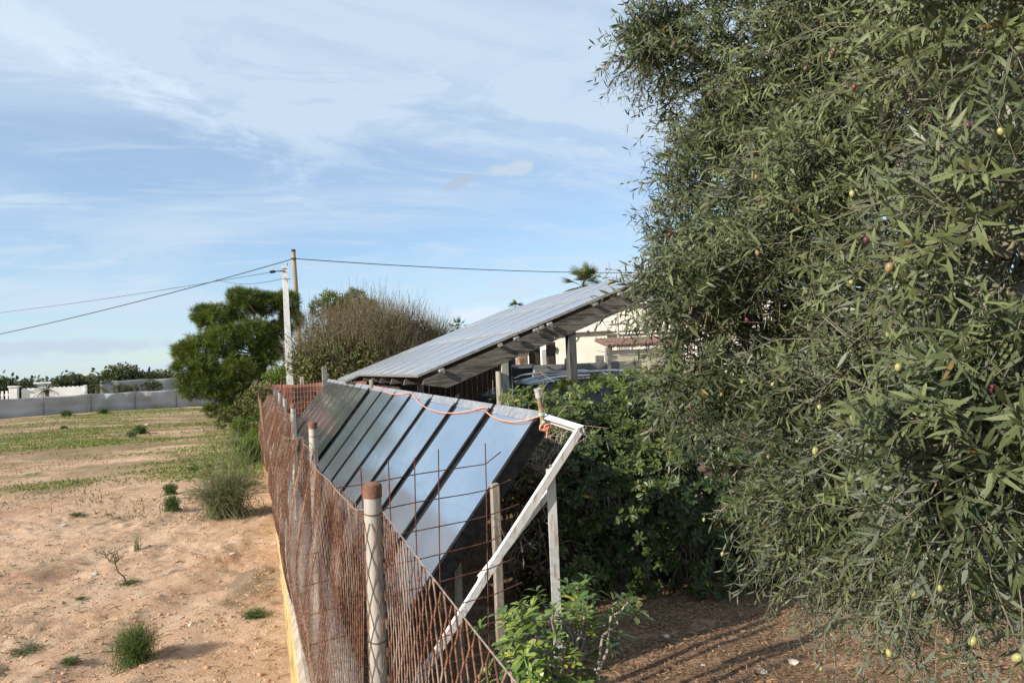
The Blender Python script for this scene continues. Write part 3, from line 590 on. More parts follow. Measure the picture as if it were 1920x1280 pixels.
# ------------------------------------------------------------------ carport with photovoltaic roof
cp = empty('carport', (4.2, 13.7, 0), 'timber carport with a sloping roof of photovoltaic modules', 'carport')
EX, EZ, KX, KZ = 2.0, 1.72, 6.30, 3.31; ev = unit(np.array([KX - EX, 0, KZ - EZ])); nv = np.array([-ev[2], 0, ev[0]]); RL = math.hypot(KX - EX, KZ - EZ)
rrot = np.array([ev, (0, 1, 0), nv]).T
def rp(u, Y, h=0.): return np.array([EX, Y, EZ]) + ev * u + nv * h
rows = [(0.0, 1.58), (1.60, 3.16), (3.18, RL)]
for i in range(8):
    y0 = 9.6 + i * 1.03; shift = 0.0 if i < 6 else -.26; dz = 0.0 if i < 6 else -.015
    for r0, r1 in rows:
        g = Geo(); c = rp((r0 + r1) / 2 + shift, y0 + .51, .012 + dz); g.box((0, 0, 0), (r1 - r0 - .05, .93, .02)); o = Geo(); 
        pvo = g.build('photovoltaic_module', M_PV); pvo.location = tuple(c); pvo.rotation_euler = (0, -math.atan2(ev[2], ev[0]), 0); pvo.parent = cp; pvo.matrix_parent_inverse = Matrix.Translation(-Vector(cp.location))
        g = Geo(); hl, hw = (r1 - r0) / 2, .495
        for cx, cy, sx, sy in ((hl - .013, 0, .026, 2 * hw - .006), (-hl + .013, 0, .026, 2 * hw - .006), (0, hw - .016, 2 * hl - .053, .026), (0, -hw + .016, 2 * hl - .053, .026)): g.box((cx, cy, -.006), (sx, sy, .042), bev=.003)
        fo = g.build('module_frame', M_PVF); fo.parent = pvo
for i in range(8):
    y = 9.66 + i * 1.14; dp = .235 if i == 0 else .17; u0 = .03 if i == 0 else -.02
    a = rp(u0, y, -.10 - dp / 2 + .02); b = rp(RL + .1, y, -.10 - dp / 2 + .02); g = Geo(); th = .075
    prof = [(u0 + .05, -.072), (RL + .1, -.072), (RL + .1, -.072 - dp), (u0 + .30, -.072 - dp), (u0, -.135)]
    V = [rp(u, y + s * th / 2, h) for s in (-1, 1) for u, h in prof]; 
    g.raw(V, [(i_, (i_ + 1) % 5, (i_ + 1) % 5 + 5, i_ + 5) for i_ in range(5)], [(0, 2, 1), (0, 3, 2), (0, 4, 3), (5, 6, 7), (5, 7, 8), (5, 8, 9)]); g.build('rafter', M_BEAM if i == 0 else M_BEAM, cp)
for u in (.33, 1.25, 1.93, 2.85, 3.5, 4.3):
    g = Geo(); g.bar(rp(u, 9.545, -.048), rp(u, 17.9, -.048), .05, .04, tuple(nv)); g.build('purlin', M_PVF, cp)
for u in (.33, 1.5, 1.82, 2.05, 3.28):
    g = Geo(); c = rp(u, 9.565, -.05); g.box(c, (.085, .045, .04), rrot, bev=.006); g.box(c + nv * -.03 + ev * .015, (.04, .035, .035), rrot, bev=.004); g.build('clamp', M_PVF, cp)
def cpost(x, y, zt, s, m, nm='post'):
    g = Geo(); g.box((x, y, zt / 2 - .05), (s, s, zt + .1), bev=.008); return g.build(nm, m, cp)
zb = lambda x: EZ + (x - EX) * math.tan(math.atan2(ev[2], ev[0])) - .36
cpost(3.26, 9.68, zb(3.26) + .12, .11, M_POSTW); g = Geo(); g.tubes([[(3.14, 9.58, -.1), (3.14, 9.58, .8), (3.145, 9.58, 1.74)]], .042, 10, cap=True); g.build('round_post', M_POSTW, cp)
g = Geo(); g.box((3.28, 9.60, .62), (.16, .05, 1.36), bev=.008); g.build('post_sleeve', M_POSTW, cp)
cpost(4.32, 9.70, zb(4.32) + .16, .125, M_GREYP)
for y in (13.4, 17.4):
    for x in (2.7, 4.6): cpost(x, y, zb(x) + .2, .11, M_GREYP)
cpost(6.1, 9.7, zb(6.1) + .1, .12, M_GREYP); cpost(6.1, 17.4, zb(6.1) + .1, .12, M_GREYP); cpost(2.60, 12.2, 1.62, .05, M_POST, 'steel_post')
g = Geo()
for i in range(26): g.box((2.5 + i * .14, 17.72, .95), (.132, .025, 1.9), bev=.003)
g.build('back_boards', M_DARKW, cp)
g = Geo()
for i in range(30): g.box((2.42, 13.3 + i * .146, .75), (.025, .138, 1.5), bev=.003)
g.build('side_boards', M_DARKW, cp)
# board fence behind the carport and a white metal gate
bf = empty('board_fence', (7, 15.2, 0), 'grey horizontal board fence behind the parked car', 'fence')
for i, (z0, z1) in enumerate(((.0, .28), (.30, .58), (.60, .88), (.9, 1.18), (1.2, 1.5), (1.52, 1.76))):
    g = Geo(); g.box((7.2, 18.6, (z0 + z1) / 2), (6.6, .03, z1 - z0), bev=.004); g.build('board', M_GREYB, bf)
for x in (4.2, 6.3, 8.1, 9.4): g = Geo(); g.box((x, 18.53, .97), (.11, .09, 1.95 + .1 * math.sin(x * 9)), bev=.006); g.build('post', M_GREYB, bf)
wg = empty('metal_gate', (5.2, 16.8, 0), 'white tube frame gate before the grey board fence', 'gate')
p0, p1, p2 = atY(957, 690, 14.2), atY(1000, 684, 14.2), atY(1002, 712, 14.2)
g = Geo(); x0, x1, zt = p0[0], p1[0], p1[2]
for a, b in (((x0, 14.2, zt), (x1, 14.2, zt)), ((x1, 14.2, zt), (x1, 14.2, .05)), ((x0, 14.2, zt), (x0, 14.2, .05)), ((x0, 14.2, .9), (x1, 14.2, .9)), ((x0, 14.2, .1), (x1, 14.2, .1))): g.bar(a, b, .045, .045, (0, 1, 0))
M_PAINTW = M_PLAIN('white_gate_paint', (.72, .72, .72), .5)
g.build('tube_frame', M_PAINTW, wg)
g = Geo(); g.box(((x0 + x1) / 2, 14.23, zt / 2), (x1 - x0 - .03, .012, zt - .12)); g.build('mesh_infill', M_PLAIN('dark_green_infill', (.035, .04, .038), .7), wg)

# parked car
M_PAINT = M_PLAIN('dark_blue_car_paint', (.010, .013, .025), .22, .3, .6); M_CGL = M_PLAIN('car_window_glass', (.012, .014, .016), .06, 0, .7); M_CHR = M_PLAIN('satin_chrome', (.78, .79, .80), .28, .75); M_TYRE = M_PLAIN('tyre_rubber', (.02, .02, .02), .9)
def make_car(x0, y0, ln=4.5, wd=1.82, ht=1.62):
    root = empty('parked_car', (x0 + ln / 2, y0 + wd / 2, 0), 'dark blue estate car with silver window trim parked under the carport', 'car')
    low = [(0, .32), (.0, .62), (.10, .80), (1.15, 1.0), (1.25, 1.02), (4.25, 1.06), (4.45, .95), (4.5, .6), (4.45, .32)]
    cab = [(1.12, 1.0), (1.55, 1.30), (1.98, 1.50), (2.5, 1.585), (3.3, 1.60), (3.95, 1.55), (4.2, 1.38), (4.36, 1.06)]
    def solid(prof, ins, m, nm, inset_top=0.):
        g = Geo(); n = len(prof); V = []
        for s in (0, 1):
            for px, pz in prof:
                k = ins + inset_top * max(0, (pz - 1.0)) ; V.append((x0 + px, y0 + (k if s == 0 else wd - k), pz))
        qs = [(i, (i + 1) % n, (i + 1) % n + n, i + n) for i in range(n)]
        me = bpy.data.meshes.new(nm); me.from_pydata([tuple(v) for v in V], [], [tuple(range(n))[::-1], tuple(range(n, 2 * n))] + qs); me.materials.append(m)
        o = bpy.data.objects.new(nm, me); C.objects.link(o); o.parent = root; o.matrix_parent_inverse = Matrix.Translation(-Vector(root.location))
        b = o.modifiers.new('bevel', 'BEVEL'); b.width = .05; b.segments = 3; b.limit_method = 'ANGLE'; b.angle_limit = R(25); return o
    solid(low, .0, M_PAINT, 'body'); solid(cab, .06, M_PAINT, 'cabin', .32)
    for s, yy in ((0, .055), (1, wd - .055)):
        def W(px, pz): k = .06 + .32 * max(0, pz - 1.0) - .006; return (x0 + px, y0 + (k if s == 0 else wd - k), pz)
        for a in ([(1.42, 1.10), (1.72, 1.30), (2.05, 1.46), (2.62, 1.50), (2.62, 1.10)], [(2.70, 1.10), (2.70, 1.50), (3.30, 1.52), (3.42, 1.10)], [(3.50, 1.10), (3.40, 1.51), (3.88, 1.47), (4.10, 1.30), (4.18, 1.12)]):
            me = bpy.data.meshes.new('side_window'); v = [W(*p) for p in a]; v2 = [(q_[0], q_[1] + (.012 if s == 0 else -.012), q_[2]) for q_ in v]; n = len(v)
            me.from_pydata(v + v2, [], [tuple(range(n)), tuple(range(2 * n - 1, n - 1, -1))] + [(i, (i + 1) % n, (i + 1) % n + n, i + n) for i in range(n)]); me.materials.append(M_CGL)
            o = bpy.data.objects.new('side_window', me); C.objects.link(o); o.parent = root; o.matrix_parent_inverse = Matrix.Translation(-Vector(root.location))
        g = Geo(); g.tubes([np.array(W(*p)) + [0, -.012 if s == 0 else .012, 0] for p in ((1.30, 1.07), (1.5, 1.21), (1.75, 1.38), (2.02, 1.50), (2.4, 1.545), (3.3, 1.56), (3.9, 1.51), (4.18, 1.30), (4.26, 1.08))], .020, 8); g.build('window_trim', M_CHR, root)
        g = Geo(); g.tubes([(x0 + px, y0 + (.30 if s == 0 else wd - .30), pz) for px, pz in ((2.15, 1.575), (2.3, 1.63), (2.8, 1.655), (3.5, 1.655), (3.9, 1.60), (4.0, 1.55))], .022, 8); g.build('roof_rail', M_CHR, root)
        for wx_ in (.85, 3.6):
            g = Geo(); lathe(g, (x0 + wx_, y0 + (.0 if s == 0 else wd), .33), [(.0001, -.1), (.25, -.1), (.33, -.08), (.33, .08), (.25, .1), (.0001, .1)], 24, (0, 1, 0)); wl = g.build('wheel', M_TYRE, root)
            g = Geo(); lathe(g, (x0 + wx_, y0 + (.0 if s == 0 else wd), .33), [(.0001, -.115), (.21, -.108), (.22, -.09), (.22, .09), (.21, .108), (.0001, .115)], 16, (0, 1, 0)); rm = g.build('rim', M_CHR); rm.parent = wl
    for yy in (.25, wd - .25): g = Geo(); g.box((x0 + .03, y0 + yy, .72), (.08, .34, .13), bev=.02); g.build('headlight', M_CHR, root)
make_car(1.95 + .12, 10.5)

# ------------------------------------------------------------------ house, shed
hs = empty('house', (16, 33, 0), 'cream two storey house with white doors beyond the carport', 'house')
M_DOORW = M_PLAIN('white_door_paint', (.78, .76, .70), .5); M_WIN = M_PLAIN('window_glass', (.26, .26, .25), .15, 0, .6); M_LAMP = M_PLAIN('black_lantern_metal', (.03, .03, .03), .5)
g = Geo(); g.box((13.6, 33, 1.35), (7.2, 5.5, 3.6)); g.box((20.0, 34.5, 2.15), (10.5, 8, 4.3)); hw = g.build('wall', M_CREAM, hs)
g = Geo(); g.box((13.45, 32.9, 3.19), (7.7, 6.0, .12), bev=.02); g.box((20.0, 34.4, 3.16), (10.7, 8.3, .10), bev=.02); g.box((20.0, 34.4, 4.36), (10.9, 8.5, .12), bev=.02); g.build('cornice', M_CREAM, hs)
for x in (12.4, 14.0):
    f = Geo(); f.box((x, 30.20, 1.5), (1.15, .10, 2.1), bev=.01); fo = f.build('door', M_DOORW, hs)
    for dx in (-.25, .25): g = Geo(); g.box((x + dx, 30.14, 1.55), (.40, .03, 1.75)); p = g.build('pane', M_WIN); p.parent = fo
for x, z in ((15.9, 2.15), (17.9, 2.15), (21.5, 2.1)):
    f = Geo(); f.box((x, 30.47, z), (.75, .12, 1.0), bev=.01); fo = f.build('window', M_DOORW, hs); g = Geo(); g.box((x, 30.405, z), (.58, .03, .84)); p = g.build('pane', M_WIN); p.parent = fo
for x in (11.6, 13.25, 14.68): g = Geo(); lathe(g, (x, 30.12, 2.25), [(.0001, 0), (.05, .02), (.08, .22), (.10, .24), (.02, .33), (.0001, .34)], 8); g.build('wall_lamp', M_LAMP, hs)
g = Geo(); g.tubes([(14.9, 30.35, 3.0), (18, 30.35, 3.0), (24, 30.35, 3.0)], .05, 8); g.build('awning_roll', M_DOORW, hs)
hs.rotation_euler.z = -R(38)
tp = Geo(); tp.tubes([(15.05, 28.6, 0), (15.05, 28.6, 2.4), (15.05, 28.6, 4.8)], .045, 8, cap=True); tag(tp.build('flag_pole', M_POST, loc=(15.05, 28.6, 0)), 'thin grey pole standing before the cream house', 'pole')
shd = empty('garden_shed', (15, 26, 0), 'boarded shed with a tiled roof edge before the cream house', 'shed')
M_SHEDB = mat('cream_board_wood', _wood((.40, .35, .25), (.56, .50, .38), (.46, .40, .29), 'x'))
g = Geo()
for i in range(11): g.box((14.9, 26.0, .1 + i * .2), (3.4, .06, .19), bev=.006)
g.build('boards', M_SHEDB, shd)
g = Geo()
for i in range(20): lathe(g, (13.15 + i * .18, 25.75, 2.36), [(.0001, 0), (.085, 0), (.095, 1.2), (.0001, 1.2)], 8, (0, 1, .25))
g.build('roof', speck('terracotta_tile', (.11, .062, .048), (.19, .115, .09), 6, .85), shd)
g = Geo(); g.box((13.1, 25.9, 1.15), (.12, .12, 2.3)); g.box((12.75, 25.9, 1.0), (.35, .1, 2.0)); g.build('post', M_GREYB, shd)
st = empty('stone_gatepost', (8.6, 20.2, 0), 'brown stone and timber gatepost behind the board fence', 'gatepost')
M_BRST = speck('brown_stone', (.17, .11, .07), (.34, .24, .16), 5, .95, c3=(.45, .36, .27), sc3=12, bs=1., bd=.03)
p = atY(978, 672, 20.2); g = Geo(); g.box((p[0], 20.2, 1.15), (.30, .3, 2.3), bev=.03); g.build('pillar', M_BRST, st); g = Geo(); g.box((p[0] + .42, 20.2, 1.2), (.34, .12, 2.4), bev=.02); g.box((p[0] + .95, 20.2, 1.22), (.28, .12, 2.44), bev=.02); g.build('timber', M_DARKW, st)
p = atY(999, 660, 20.0); g = Geo(); g.box((p[0] + .1, 20.0, 2.42), (.75, .14, .14), bev=.02); g.build('lintel', M_BRST, st)

# ------------------------------------------------------------------ poles and cables
pw = atY(545, 720, 26.5); pwt = atY(533.5, 499, 26.5)
wp = empty('lamp_pole', (pw[0], 26.5, 0), 'white square concrete pole with a small street lamp arm', 'lamp post')
g = Geo(); hb, ht_ = .115, .085; zt = pwt[2]; xt = pwt[0]
V = [(pw[0] + sx * hb, 26.5 + sy * hb, -.1) for sx in (-1, 1) for sy in (-1, 1)] + [(xt + sx * ht_, 26.5 + sy * ht_, zt) for sx in (-1, 1) for sy in (-1, 1)]
g.raw(V, [(0, 1, 5, 4), (1, 3, 7, 5), (3, 2, 6, 7), (2, 0, 4, 6), (4, 5, 7, 6)]); g.build('pole', M_WHITE, wp)
g = Geo(); g.bar((xt, 26.4, zt - .18), (xt - .34, 26.4, zt - .20), .03, .03); g.build('arm', M_CABLE, wp)
g = Geo(); lathe(g, (xt - .30, 26.4, zt - .20), [(.0001, 0), (.035, .01), (.055, .08), (.045, .2), (.0001, .22)], 10, (-1, 0, -.1)); g.build('lamp_head', M_CABLE, wp)
g = Geo(); g.box((xt, 26.5, zt - .10), (.18, .18, .03)); g.bar((xt - .05, 26.38, zt - .47), (xt + .18, 26.38, zt - .47), .02, .02); g.tubes([(xt + .09, 26.4, zt), (xt + .1, 26.4, zt + .1)], .012, 6); g.build('bracket', M_CABLE, wp)
p2 = atY(551, 475, 36); up = empty('utility_pole', (p2[0], 36, 0), 'tall brown wooden utility pole behind the white lamp pole', 'utility pole')
g = Geo(); pb2 = atY(561, 640, 36); zt2 = atY(550, 468, 36)[2]; x2t = atY(550, 468, 36)[0]
slope = (pb2[0] - x2t) / (zt2 - pb2[2]); g.tubes([(x2t + slope * zt2, 36, 0), (x2t + slope * zt2 * .5, 36, zt2 / 2), (x2t, 36, zt2)], np.array([[.15, .125, .10]]), 12, cap=True); g.build('pole', M_UTIL, up)
g = Geo(); lathe(g, (x2t, 36, zt2), [(.104, -.12), (.106, .0), (.0001, .03)], 12); g.build('cap', M_GREYP, up)
g = Geo(); g.box((x2t, 35.88, zt2 - .45), (.26, .04, .06)); g.build('insulator_bracket', M_CABLE, up)
def cable(a, b, sag, r, label):
    t = np.linspace(0, 1, 40)[:, None]; P = np.asarray(a) * (1 - t) + np.asarray(b) * t; P[:, 2] -= 4 * sag * (t * (1 - t))[:, 0]; g = Geo(); g.tubes(P, r, 5)
    return tag(g.build('overhead_cable', M_CABLE, loc=a), label, 'cable', 'overhead cables')
top = np.array([x2t, 35.9, zt2 - .45])
cable(top, atY(-260, 674, 60), .42, .023, 'thick overhead cable running left from the wooden utility pole')
cable(top, atY(1420, 505, 46), .45, .022, 'thick overhead cable running right from the wooden pole towards the palm')
cable(atY(533, 506, 26.4), atY(-200, 603, 70), .30, .010, 'thin overhead cable running far left from the lamp pole head')
cable(atY(534, 521, 26.4), atY(405, 523, 45), .25, .010, 'short thin cable left of the lamp pole bracket')
for x, y, lab, m_, s, zt in ((atY(566, 700, 25.3)[0], 25.3, 'pale concrete stub post right of the white lamp pole', M_CONC, .13, 1.68), (atY(608, 690, 23.0)[0], 23.0, 'weathered timber post behind the last dark collector', M_GREYB, .15, 1.98)):
    g = Geo(); g.box((x, y, zt / 2), (s, s, zt), bev=.012); tag(g.build('fence_post', m_, loc=(x, y, 0)), lab, 'post')

# ------------------------------------------------------------------ windbreak nets, white wall, far buildings
def net(name, pts, h0, label, m, posts, seed=0, cat='windbreak', sub=26):
    root = empty(name, (*pts[0][:2], 0), label, cat); P = np.array(pts, float); seg = np.linalg.norm(np.diff(P, axis=0), axis=1); cum = np.concatenate([[0], np.cumsum(seg)]); n = int(cum[-1] * 5)
    s = np.linspace(0, cum[-1], n); X = np.interp(s, cum, P[:, 0]); Y = np.interp(s, cum, P[:, 1]); B = np.interp(s, cum, P[:, 2]); T = np.interp(s, cum, P[:, 3]); k = 12
    V = []
    for i in range(n):
        ph = (s[i] % posts) / posts; pull = math.sin(math.pi * ph)
        for j in range(k):
            h = j / (k - 1); z = B[i] + (T[i] - B[i] - .05 * pull * (h > .9)) * h
            w_ = .13 * pull * math.sin(math.pi * h) + .085 * math.sin(s[i] * 2.3 + h * 7 * math.sin(s[i] * .7)) * pull - .06 * math.exp(-((h - .5) / .07) ** 2) + .06 * (vnoise(s[i], h * 2, .5, seed) - .5)
            V.append((X[i], Y[i] - w_, z))
    q = [(i * k + j, (i + 1) * k + j, (i + 1) * k + j + 1, i * k + j + 1) for i in range(n - 1) for j in range(k - 1)]
    o = Geo().raw(V, q).build('cloth', m, root, smooth=True); md = o.modifiers.new('thick', 'SOLIDIFY'); md.thickness = .01
    for d in np.arange(0, cum[-1], posts):
        x, y, b, t = (np.interp(d, cum, P[:, i]) for i in range(4)); g = Geo(); g.tubes([(x, y - .06, b - .2), (x, y - .06, (b + t) / 2), (x, y - .06, t + .05)], .022, 6, cap=True); g.build('post', M_GREYB, root)
    return root
nb0, nb1, nb2 = atY(-120, 792, 43), atY(200, 770.5, 46.5), atY(470, 757, 50)
nt = lambda px, py, Y: atY(px, py, Y)[2]
net('windbreak_net', [(nb0[0], 43, nb0[2] - .1, nt(-120, 754, 43)), (nb1[0], 46.5, nb1[2] - .1, nt(200, 736, 46.5)), (nb2[0], 50, nb2[2] - .1, nt(470, 722, 50))], 1, 'long grey cloth windbreak along the far edge of the field', M_NET, 2.3)
a0, a1 = atY(188, 745, 66), atY(430, 733, 70)
net('windbreak_net', [(a0[0], 66, .0, nt(188, 714, 66)), (a1[0], 70, .0, nt(430, 703, 70))], 1, 'paler second windbreak behind the grey one, beyond the dark bushes', M_NET2, 3.0, 3)
e0 = atY(165, 735, 64); 
ww = empty('boundary_wall', (-16, 60, 0), 'white garden wall with a scalloped top beyond the grey windbreak', 'wall')
w0, w1 = atY(40, 728, 60), atY(157, 728, 60); g = Geo(); x = np.linspace(w0[0], w1[0], 121); top_ = 1.34 + .09 * np.abs(np.sin(np.linspace(0, 14 * np.pi, 121))); V = []
for i in range(121):
    for yy in (60, 60.18): V += [(x[i], yy, -.1), (x[i], yy, top_[i] + .08)]
g.raw(V, [(i * 4, i * 4 + 4, i * 4 + 5, i * 4 + 1) for i in range(120)] + [(i * 4 + 1, i * 4 + 5, i * 4 + 7, i * 4 + 3) for i in range(120)] + [(i * 4 + 2, i * 4 + 3, i * 4 + 7, i * 4 + 6) for i in range(120)] + [(0, 1, 3, 2), (480, 482, 483, 481)]); g.build('wall', M_WALLW, ww)
g = Geo(); g.box((w1[0] + .1, 60.1, .75), (.18, .3, 1.6), bev=.01); g.build('end_pillar', M_WALLW, ww)
pf = empty('picket_fence', (-20, 60, 0), 'white picket fence with a square pillar left of the scalloped wall', 'fence')
for i in range(30): g = Geo(); g.box((w0[0] - .9 - i * .26, 60, .62), (.13, .05, 1.5), bev=.01); g.build('picket', M_WALLW, pf)
g = Geo(); g.box((w0[0] - .45, 60, .75), (.5, .45, 1.7), bev=.02); g.box((w0[0] - .45, 60, 1.65), (.62, .58, .10), bev=.02); g.build('pillar', M_WALLW, pf)
g = Geo(); g.bar((w0[0] - 9, 60.05, .35), (w0[0] - .7, 60.05, .35), .05, .1); g.bar((w0[0] - 9, 60.05, 1.1), (w0[0] - .7, 60.05, 1.1), .05, .1); g.build('rail', M_WALLW, pf)
def far_house(px, py, Y, wx_, h, label, flat=True):
    p = atY(px, py, Y); root = empty('white_house', (p[0], Y, 0), label, 'house'); g = Geo(); g.box((p[0], Y + 3, p[2] / 2), (wx_, 6, p[2])); g.build('wall', M_WALLW, root)
    g = Geo(); g.box((p[0], Y + 3, p[2] + .12), (wx_ + .5, 6.5, .24)); g.build('roof', M_WALLW, root)
    for i in range(int(wx_ // 2)): g = Geo(); g.box((p[0] - wx_ / 2 + 1 + i * 2, Y - .02, p[2] - 1.4), (.8, .08, 1.1)); g.build('window', M_WIN, root)
far_house(62, 720, 120, 5, 3, 'small flat roofed white house left of the low palm'); far_house(87, 719, 150, 10, 3, 'wider white house behind the low palm'); far_house(103, 717, 190, 9, 3, 'farthest white house just left of the dark trees')

# ------------------------------------------------------------------ vegetation builders
def crown_twigs(cents, rads, counts, lo=.45, hi=1., out=.75, up=0.1, ln=(.22, .4), down=.2, sq=1.0):
    Bs, Ds, Ls = [], [], []
    for c, r, n in zip(cents, rads, counts):
        d = rand_unit(n); rad = lo + (hi - lo) * rng.random(n) ** .7; B = np.asarray(c) + d * np.array([1, 1, sq]) * (rad * r)[:, None]
        D = unit(d * out + rand_unit(n) * .75 + np.array([0, 0, up])); Bs.append(B); Ds.append(D); Ls.append(rng.uniform(*ln, n))
    return np.concatenate(Bs), np.concatenate(Ds), np.concatenate(Ls)
def twig_paths(B, D, L, droop, k=4):
    t = np.linspace(0, 1, k)[None, :, None]; P = B[:, None, :] + D[:, None, :] * L[:, None, None] * t; P[:, :, 2] -= (droop * L)[:, None] * t[:, :, 0] ** 2; return P
def interp_path(P, t):                   # P (n,k,3), t (m,)
    k = P.shape[1]; s = t * (k - 1); i = np.minimum(s.astype(int), k - 2); f = (s - i)[None, :, None]; return P[:, i] * (1 - f) + P[:, i + 1] * f
def limb(a, b, r0, r1, k=7, wob=.08):
    t = np.linspace(0, 1, k)[:, None]; P = np.asarray(a) * (1 - t) + np.asarray(b) * t; Lg = np.linalg.norm(np.asarray(b) - np.asarray(a)); P[1:-1] += rng.normal(size=(k - 2, 3)) * wob * Lg * .5; P[:, 2] += (np.sin(np.pi * t) * Lg * .08)[:, 0]
    return P, np.linspace(r0, r1, k)

# ---- olive tree
ol = empty('olive_tree', (5.0, 2.9, -.70), 'large olive tree with drooping silvery branches and ripening olives', 'tree')
BL = [(1430, 610, 4.3, .62), (1295, 590, 3.9, .33), (1305, 690, 3.9, .24), (1440, 120, 5.0, .80), (1395, 340, 4.9, .55), (1670, 770, 3.1, .50), (1545, 900, 3.6, .30), (1640, 450, 3.7, .80), (1700, 110, 4.1, .90), (1870, 820, 1.75, .27),
      (1890, 480, 1.9, .34), (1890, 90, 2.5, .50), (1640, 985, 3.1, .24), (1800, 960, 2.3, .19), (1930, 960, 1.9, .17), (1425, 760, 3.8, .30), (1760, 640, 2.6, .38), (1345, 470, 4.6, .40), (1225, 75, 5.0, .16)]
FILL = [(1650, 480, 5.4, 1.25), (1760, 800, 4.7, .60), (2150, 600, 3.4, .95), (1700, -280, 4.8, 1.1), (2100, -100, 3.6, .9), (2120, 900, 2.6, .42)]
BL = [(b[0], b[1], b[2] * .78 if b[2] > 2 else b[2] * .84, max(.13, b[3] * .78 - .035)) for b in BL]; BL += [(1415, 785, 2.95, .20), (1530, 925, 2.85, .18), (1590, 1010, 2.7, .18), (1720, 1040, 2.3, .15), (1560, 860, 2.7, .28)]; FILL = [(b[0], b[1], b[2] * .8, b[3] * .8) for b in FILL]
cents = [atD(*b[:3]) for b in BL] + [atD(*b[:3]) for b in FILL]; rads = [b[3] for b in BL + FILL]
cnt = [int(3000 * r * r + 90) for r in rads[:len(BL)]] + [int(1250 * r * r) for r in rads[len(BL):]]
B, D, L = crown_twigs(cents, rads, cnt, .30, 1.0, .85, .05, (.15, .31))
cam0 = np.array([0, 0, EYE])
dist = np.linalg.norm(B - cam0, axis=1); k_ = (dist > .98) & (B[:, 2] > .3); B, D, L = B[k_], D[k_], L[k_]
low_ = np.clip((1.5 - B[:, 2]) / .7, 0, 1); gap = vnoise(B[:, 0] * 1.2 + B[:, 1] * .9, B[:, 2] + B[:, 1] * .4, .27, 6); k_ = gap > .455; B, D, L, low_ = B[k_], D[k_], L[k_], low_[k_]
D = unit(D + np.stack([0 * low_, 0 * low_, -.6 * low_], -1)); droop = .10 + .35 * rng.random(len(B)) + .35 * low_
P = twig_paths(B, D, L, droop, 5)
P[:, 1:4] += rng.normal(size=(len(P), 3, 3)) * .012; g = Geo(); g.tubes(P, np.linspace(.0021, .0008, 5)[None, :], 3); tw = g
nl = 13; t = np.linspace(.06, 1.0, nl); PT = interp_path(P, t); TD = unit(interp_path(P, np.minimum(t + .05, 1.)) - interp_path(P, np.maximum(t - .05, 0)))
n = len(B); A0 = unit(np.cross(TD, rand_unit(n)[:, None, :])); B0_ = np.cross(TD, A0); par = (np.arange(nl) % 2)[None, :, None]
side = np.where(par == 0, A0, B0_); Bp, Dl, Nl, Ll = [], [], [], []
for s in (-1, 1):
    dl = unit(TD * (.62 + .25 * rng.random((n, nl, 1))) + side * s + rng.normal(size=(n, nl, 3)) * .16 + np.array([0, 0, -.10])); Bp.append(PT.reshape(-1, 3)); Dl.append(dl.reshape(-1, 3)); Nl.append((np.cross(dl, np.cross(TD, dl)) + rng.normal(size=(n, nl, 3)) * .25).reshape(-1, 3))
    Ll.append((rng.uniform(.046, .080, (n, nl)) * np.linspace(1.05, .72, nl)[None, :]).ravel())
Bp, Dl, Nl, Ll = map(np.concatenate, (Bp, Dl, Nl, Ll)); kp = rng.random(len(Bp)) < .82; Bp, Dl, Nl, Ll = Bp[kp], Dl[kp], Nl[kp], Ll[kp]
tint = np.clip(vnoise(Bp[:, 0] * 1.3 + Bp[:, 1], Bp[:, 2], .3, 2) * .55 + rng.random(len(Bp)) * .45, 0, .96); tint = np.where(rng.random(len(Bp)) < .004, .98, tint)
lf = Geo(); lf.leaves(Bp, Dl, Nl, Ll, Ll * rng.uniform(.135, .20, len(Ll)), tint, rng.uniform(.0, .28, len(Ll)), (.35, .72), (1., .72))
lf.build('leaves', M_OLEAF, ol)
print('olive leaves', len(Bp), 'twigs', n)
base = np.array([5.0, 2.9, -.75]); fork = np.array([4.3, 2.9, 1.3])
tr = Geo(); t_ = np.linspace(0, 1, 7)[:, None]; Pt = base * (1 - t_) + fork * t_ + np.array([[.03, .02, 0]]) * np.sin(t_ * 6); tr.tubes(Pt, np.array([[.26, .21, .18, .165, .16, .165, .15]]), 14); tr.build('trunk', M_OBARK, ol, smooth=True)
for c, r in zip(cents, rads):
    Pl, rl = limb(fork, c, .055 + .03 * r, .014, 8, .12); g = Geo(); g.tubes(Pl, rl[None], 8); 
    for k_ in range(int(8 + 22 * r)):
        a = Pl[rng.integers(4, 8)]; b = np.asarray(c) + rand_unit(1)[0] * r * rng.uniform(.5, .95)
        if np.linalg.norm(b - cam0) < 1.0 or b[2] < .1: continue
        Pb, rb_ = limb(a, b, .009, .0025, 6, .16); g.tubes(Pb, rb_[None], 5)
    g.build('limb', M_OTWIG, ol, smooth=True)
tw.build('twigs', M_OTWIG, ol)
